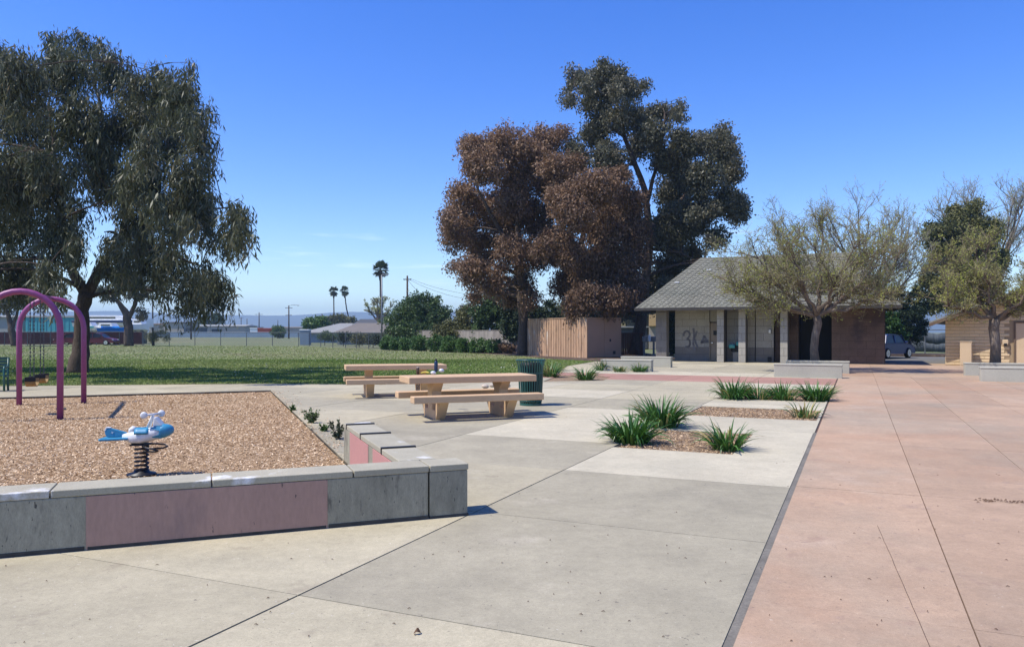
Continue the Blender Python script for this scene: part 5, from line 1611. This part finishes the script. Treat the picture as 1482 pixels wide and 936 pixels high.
# ------------------------------------------------------------------ boat yard
def hull(name, label, x0, x1, Y, z0, z1, beam, cab, mats, group='boats and campers stored behind the maroon fence'):
    a, b = AT(x0, 480, Y), AT(x1, 480, Y)
    L = b.x - a.x
    t = thing(name, label, 'boat', (a.x, Y, 0), 0, group)
    sec = []
    for f_, w, dz in ((0, 1, 0), (.3, 1, 0), (.6, .95, .02), (.82, .6, .08), (1.0, .05, .2)):
        hh = z1 - z0
        sec.append([(L * f_, -beam / 2 * w, z1 + dz * hh), (L * f_, -beam / 2 * w * .85, z0 + hh * .35 + dz * hh), (L * f_, 0, z0 + dz * hh), (L * f_, beam / 2 * w * .85, z0 + hh * .35 + dz * hh), (L * f_, beam / 2 * w, z1 + dz * hh)])
    MB().loft(sec).build('hull', mats[0], t)
    if mats[1]:
        MB().box(0, L * .78, -beam / 2 - .03, beam / 2 + .03, z1 - (z1 - z0) * .28, z1 - (z1 - z0) * .05).build('stripe', mats[1], t)
    if cab:
        c = MB().extrude([(L * .1, z1 + .01), (L * .72, z1 + .01), (L * .60, z1 + cab), (L * .12, z1 + cab)], 'y', -beam * .36, beam * .36).build('cabin', mats[2], t, bevel=.06)
        MB().box(L * .2, L * .55, -beam * .365, beam * .365, z1 + cab * .35, z1 + cab * .7).build('window_band', 'glass', c)
    for f_ in (.2, .6):
        MB().box(L * f_, L * f_ + .25, -.7, .7, -.05, z0 + (z1 - z0) * .3).build('cradle', 'galv_dark', t)
    return t
hull('cabin_cruiser', 'long white cabin cruiser with navy stripe stored behind the fence', 112, 222, 112, 2.0, 3.25, 3.0, .7, ('whitepaint', 'navy', 'whitepaint'))
hull('motor_boat', 'white motor boat with small cabin below the long cruiser', 143, 180, 103, 1.6, 2.15, 2.2, .6, ('whitepaint', None, 'whitepaint'))
hull('covered_boat', 'boat under a bright blue tarp behind the fence', 146, 182, 97, 1.35, 2.05, 2.0, .25, ('tarp', None, 'tarp'))
hull('motor_boat', 'white and aqua boat half hidden by the big trunk', 118, 146, 103, 1.4, 2.35, 2.0, .5, ('whitepaint', 'aqua', 'whitepaint'))
hull('motor_boat', 'white boat bow showing past the fence tree', 193, 216, 106, 1.5, 2.6, 2.2, .7, ('whitepaint', None, 'whitepaint'))

# ------------------------------------------------------------------ blue car
cr_a = R(90 - 52.5)
cp = G(1317, 517.3)
car = thing('parked_car', 'dark blue hatchback parked behind the restroom', 'car', (cp.x - .95, cp.y, 0), cr_a)
# local: x forward = right / away, front wheel at x=0, rear wheel at x=-2.6; y left
side = [(.82, .30), (.88, .45), (.80, .62), (.45, .80), (-.15, .90), (-.75, 1.38), (-1.3, 1.47), (-2.2, 1.45), (-2.95, 1.10), (-3.25, 1.0), (-3.38, .6), (-3.3, .32)]
rings = []
for yy, sc in ((-.86, .0), (-.80, 1), (0, 1.0), (.80, 1), (.86, 0)):
    rings.append(yy)
prof_low = [(x, min(z, .92)) for x, z in side]
body = MB()
def rg(y, ins):
    return [(x * (1 - .012 * ins) - .012 * ins, y, z if z < .5 else z - .01 * ins) for x, z in prof_low]
body.loft([rg(-.84, 2), rg(-.87, 0), rg(.87, 0), rg(.84, 2)])
bo_ = body.build('body', 'carblue', car, bevel=.03)
cab = [(-.15, .905), (-.78, 1.36), (-1.3, 1.44), (-2.2, 1.42), (-2.95, .95), (-3.0, .905)]
cb_ = MB().loft([[(x, y * (1 - .16 * (z - .9) / .5), z) for x, z in cab] for y in (-.80, .80)])
cb_.build('cabin_glass', 'carglass', car)
MB().loft([[(x, y, z) for x, z in ((-.74, 1.375), (-1.3, 1.46), (-2.2, 1.44), (-2.5, 1.27), (-2.2, 1.40), (-1.3, 1.415), (-.8, 1.35))] for y in (-.70, .70)]).build('roof_panel', 'carblue', car)
for s in (-1, 1):
    for xx in (-1.55, -.3, -2.75):
        dx_ = -.35 if xx == -.3 else (.28 if xx < -2 else 0)
        MB().tube([(xx, s * .805, .91), (xx + dx_, s * .70, 1.40)], .035, 6).build('pillar', 'carblue', car)
    MB().box(-.55, -.38, s * .95 - .06, s * .95 + .06, .92, 1.04).build('mirror', 'carblue', car, bevel=.03)
    MB().box(.62, .80, s * .70 - .12, s * .70 + .12, .60, .70).build('headlight', 'whitepaint', car, bevel=.02)
    MB().box(-3.36, -3.25, s * .68 - .13, s * .68 + .13, .75, .92).build('tail_light', 'redlens', car, bevel=.02)
    for xx in (0, -2.6):
        w = MB().lathe([(.20, -.1), (.30, -.1), (.315, -.07), (.315, .07), (.30, .1), (.20, .1)], 22).build('wheel', 'rubber', car, True)
        w.matrix_local = Matrix.Translation((xx, s * .80, .315)) @ Matrix.Rotation(R(90), 4, 'X')
        ri = MB()
        for k in range(5):
            a = k * 2 * math.pi / 5
            ri.box(-.03, .03, 0, .2, -.108, .108, Matrix.Rotation(a, 4, 'Z'))
        ri.lathe([(.195, -.106), (.215, -.106), (.215, .106), (.195, .106)], 22)
        ri.build('rim', 'chrome', w)

for x, Y, rz, lab in ((158, 91.8, 3, 'dark red car parked before the maroon fence near the boats'), (92, 92.0, 182, 'dark red car parked before the maroon fence behind the swings')):
    c2 = copy_tree(car)
    c2.location = g0_(x, Y)
    c2.rotation_euler = (0, 0, R(rz))
    c2['label'] = lab
    for ch in c2.children:
        if ch.data.materials[0] is M['carblue']:
            ch.data = ch.data.copy()
            ch.data.materials[0] = M['carred']

# screened fence behind the car
fx = run_fence([g0_(1296, 60), g0_(1382, 59)], 2.3, 1.75, 'screened_fence', 'fence with sagging grey mesh screen behind the blue car', .045, mat='galv')
a = g0_(1297, 60) - fx.location
b = g0_(1381, 59) - fx.location
scn = MB()
n = 40
top = [a.lerp(b, i / n) + Vector((0, -.03 + .04 * .3 * math.sin(i * 1.7), 1.70 - .05 * abs(math.sin(i * .5)) - (.22 * max(0, math.sin((i - 18) * .16)) if 18 < i < 38 else 0))) for i in range(n + 1)]
mid_ = [p + Vector((0, -.015 * math.sin(i * .9), -.8)) for i, p in enumerate(top)]
bot = [Vector((p.x, p.y, .06)) for p in top]
for rowa, rowb in ((top, mid_), (mid_, bot)):
    for i in range(n):
        scn.add([rowb[i], rowb[i + 1], rowa[i + 1], rowa[i]], [(0, 1, 2, 3)])
so_ = scn.build('mesh_screen', 'meshtarp', fx, True)
sol = so_.modifiers.new('thick', 'SOLIDIFY'); sol.thickness = .008

# ------------------------------------------------------------------ haze over the bay
hz_ = MB().box(-4600, 4600, -330, 4600, -1.2, 135)
hz_o = hz_.build('haze', None)
hm = bpy.data.materials.new('haze_air')
hm.use_nodes = True
hn, hl_ = hm.node_tree.nodes, hm.node_tree.links
hn.remove(hn['Principled BSDF'])
pv = hn.new('ShaderNodeVolumePrincipled')
pv.inputs['Color'].default_value = (.55, .78, 1.0, 1)
pv.inputs['Density'].default_value = 0.00032
pv.inputs['Anisotropy'].default_value = 0.2
hl_.new(pv.outputs[0], hn['Material Output'].inputs['Volume'])
hz_o.data.materials.append(hm)
tag(hz_o, 'thin blue haze over the far field and hills', kind='stuff')
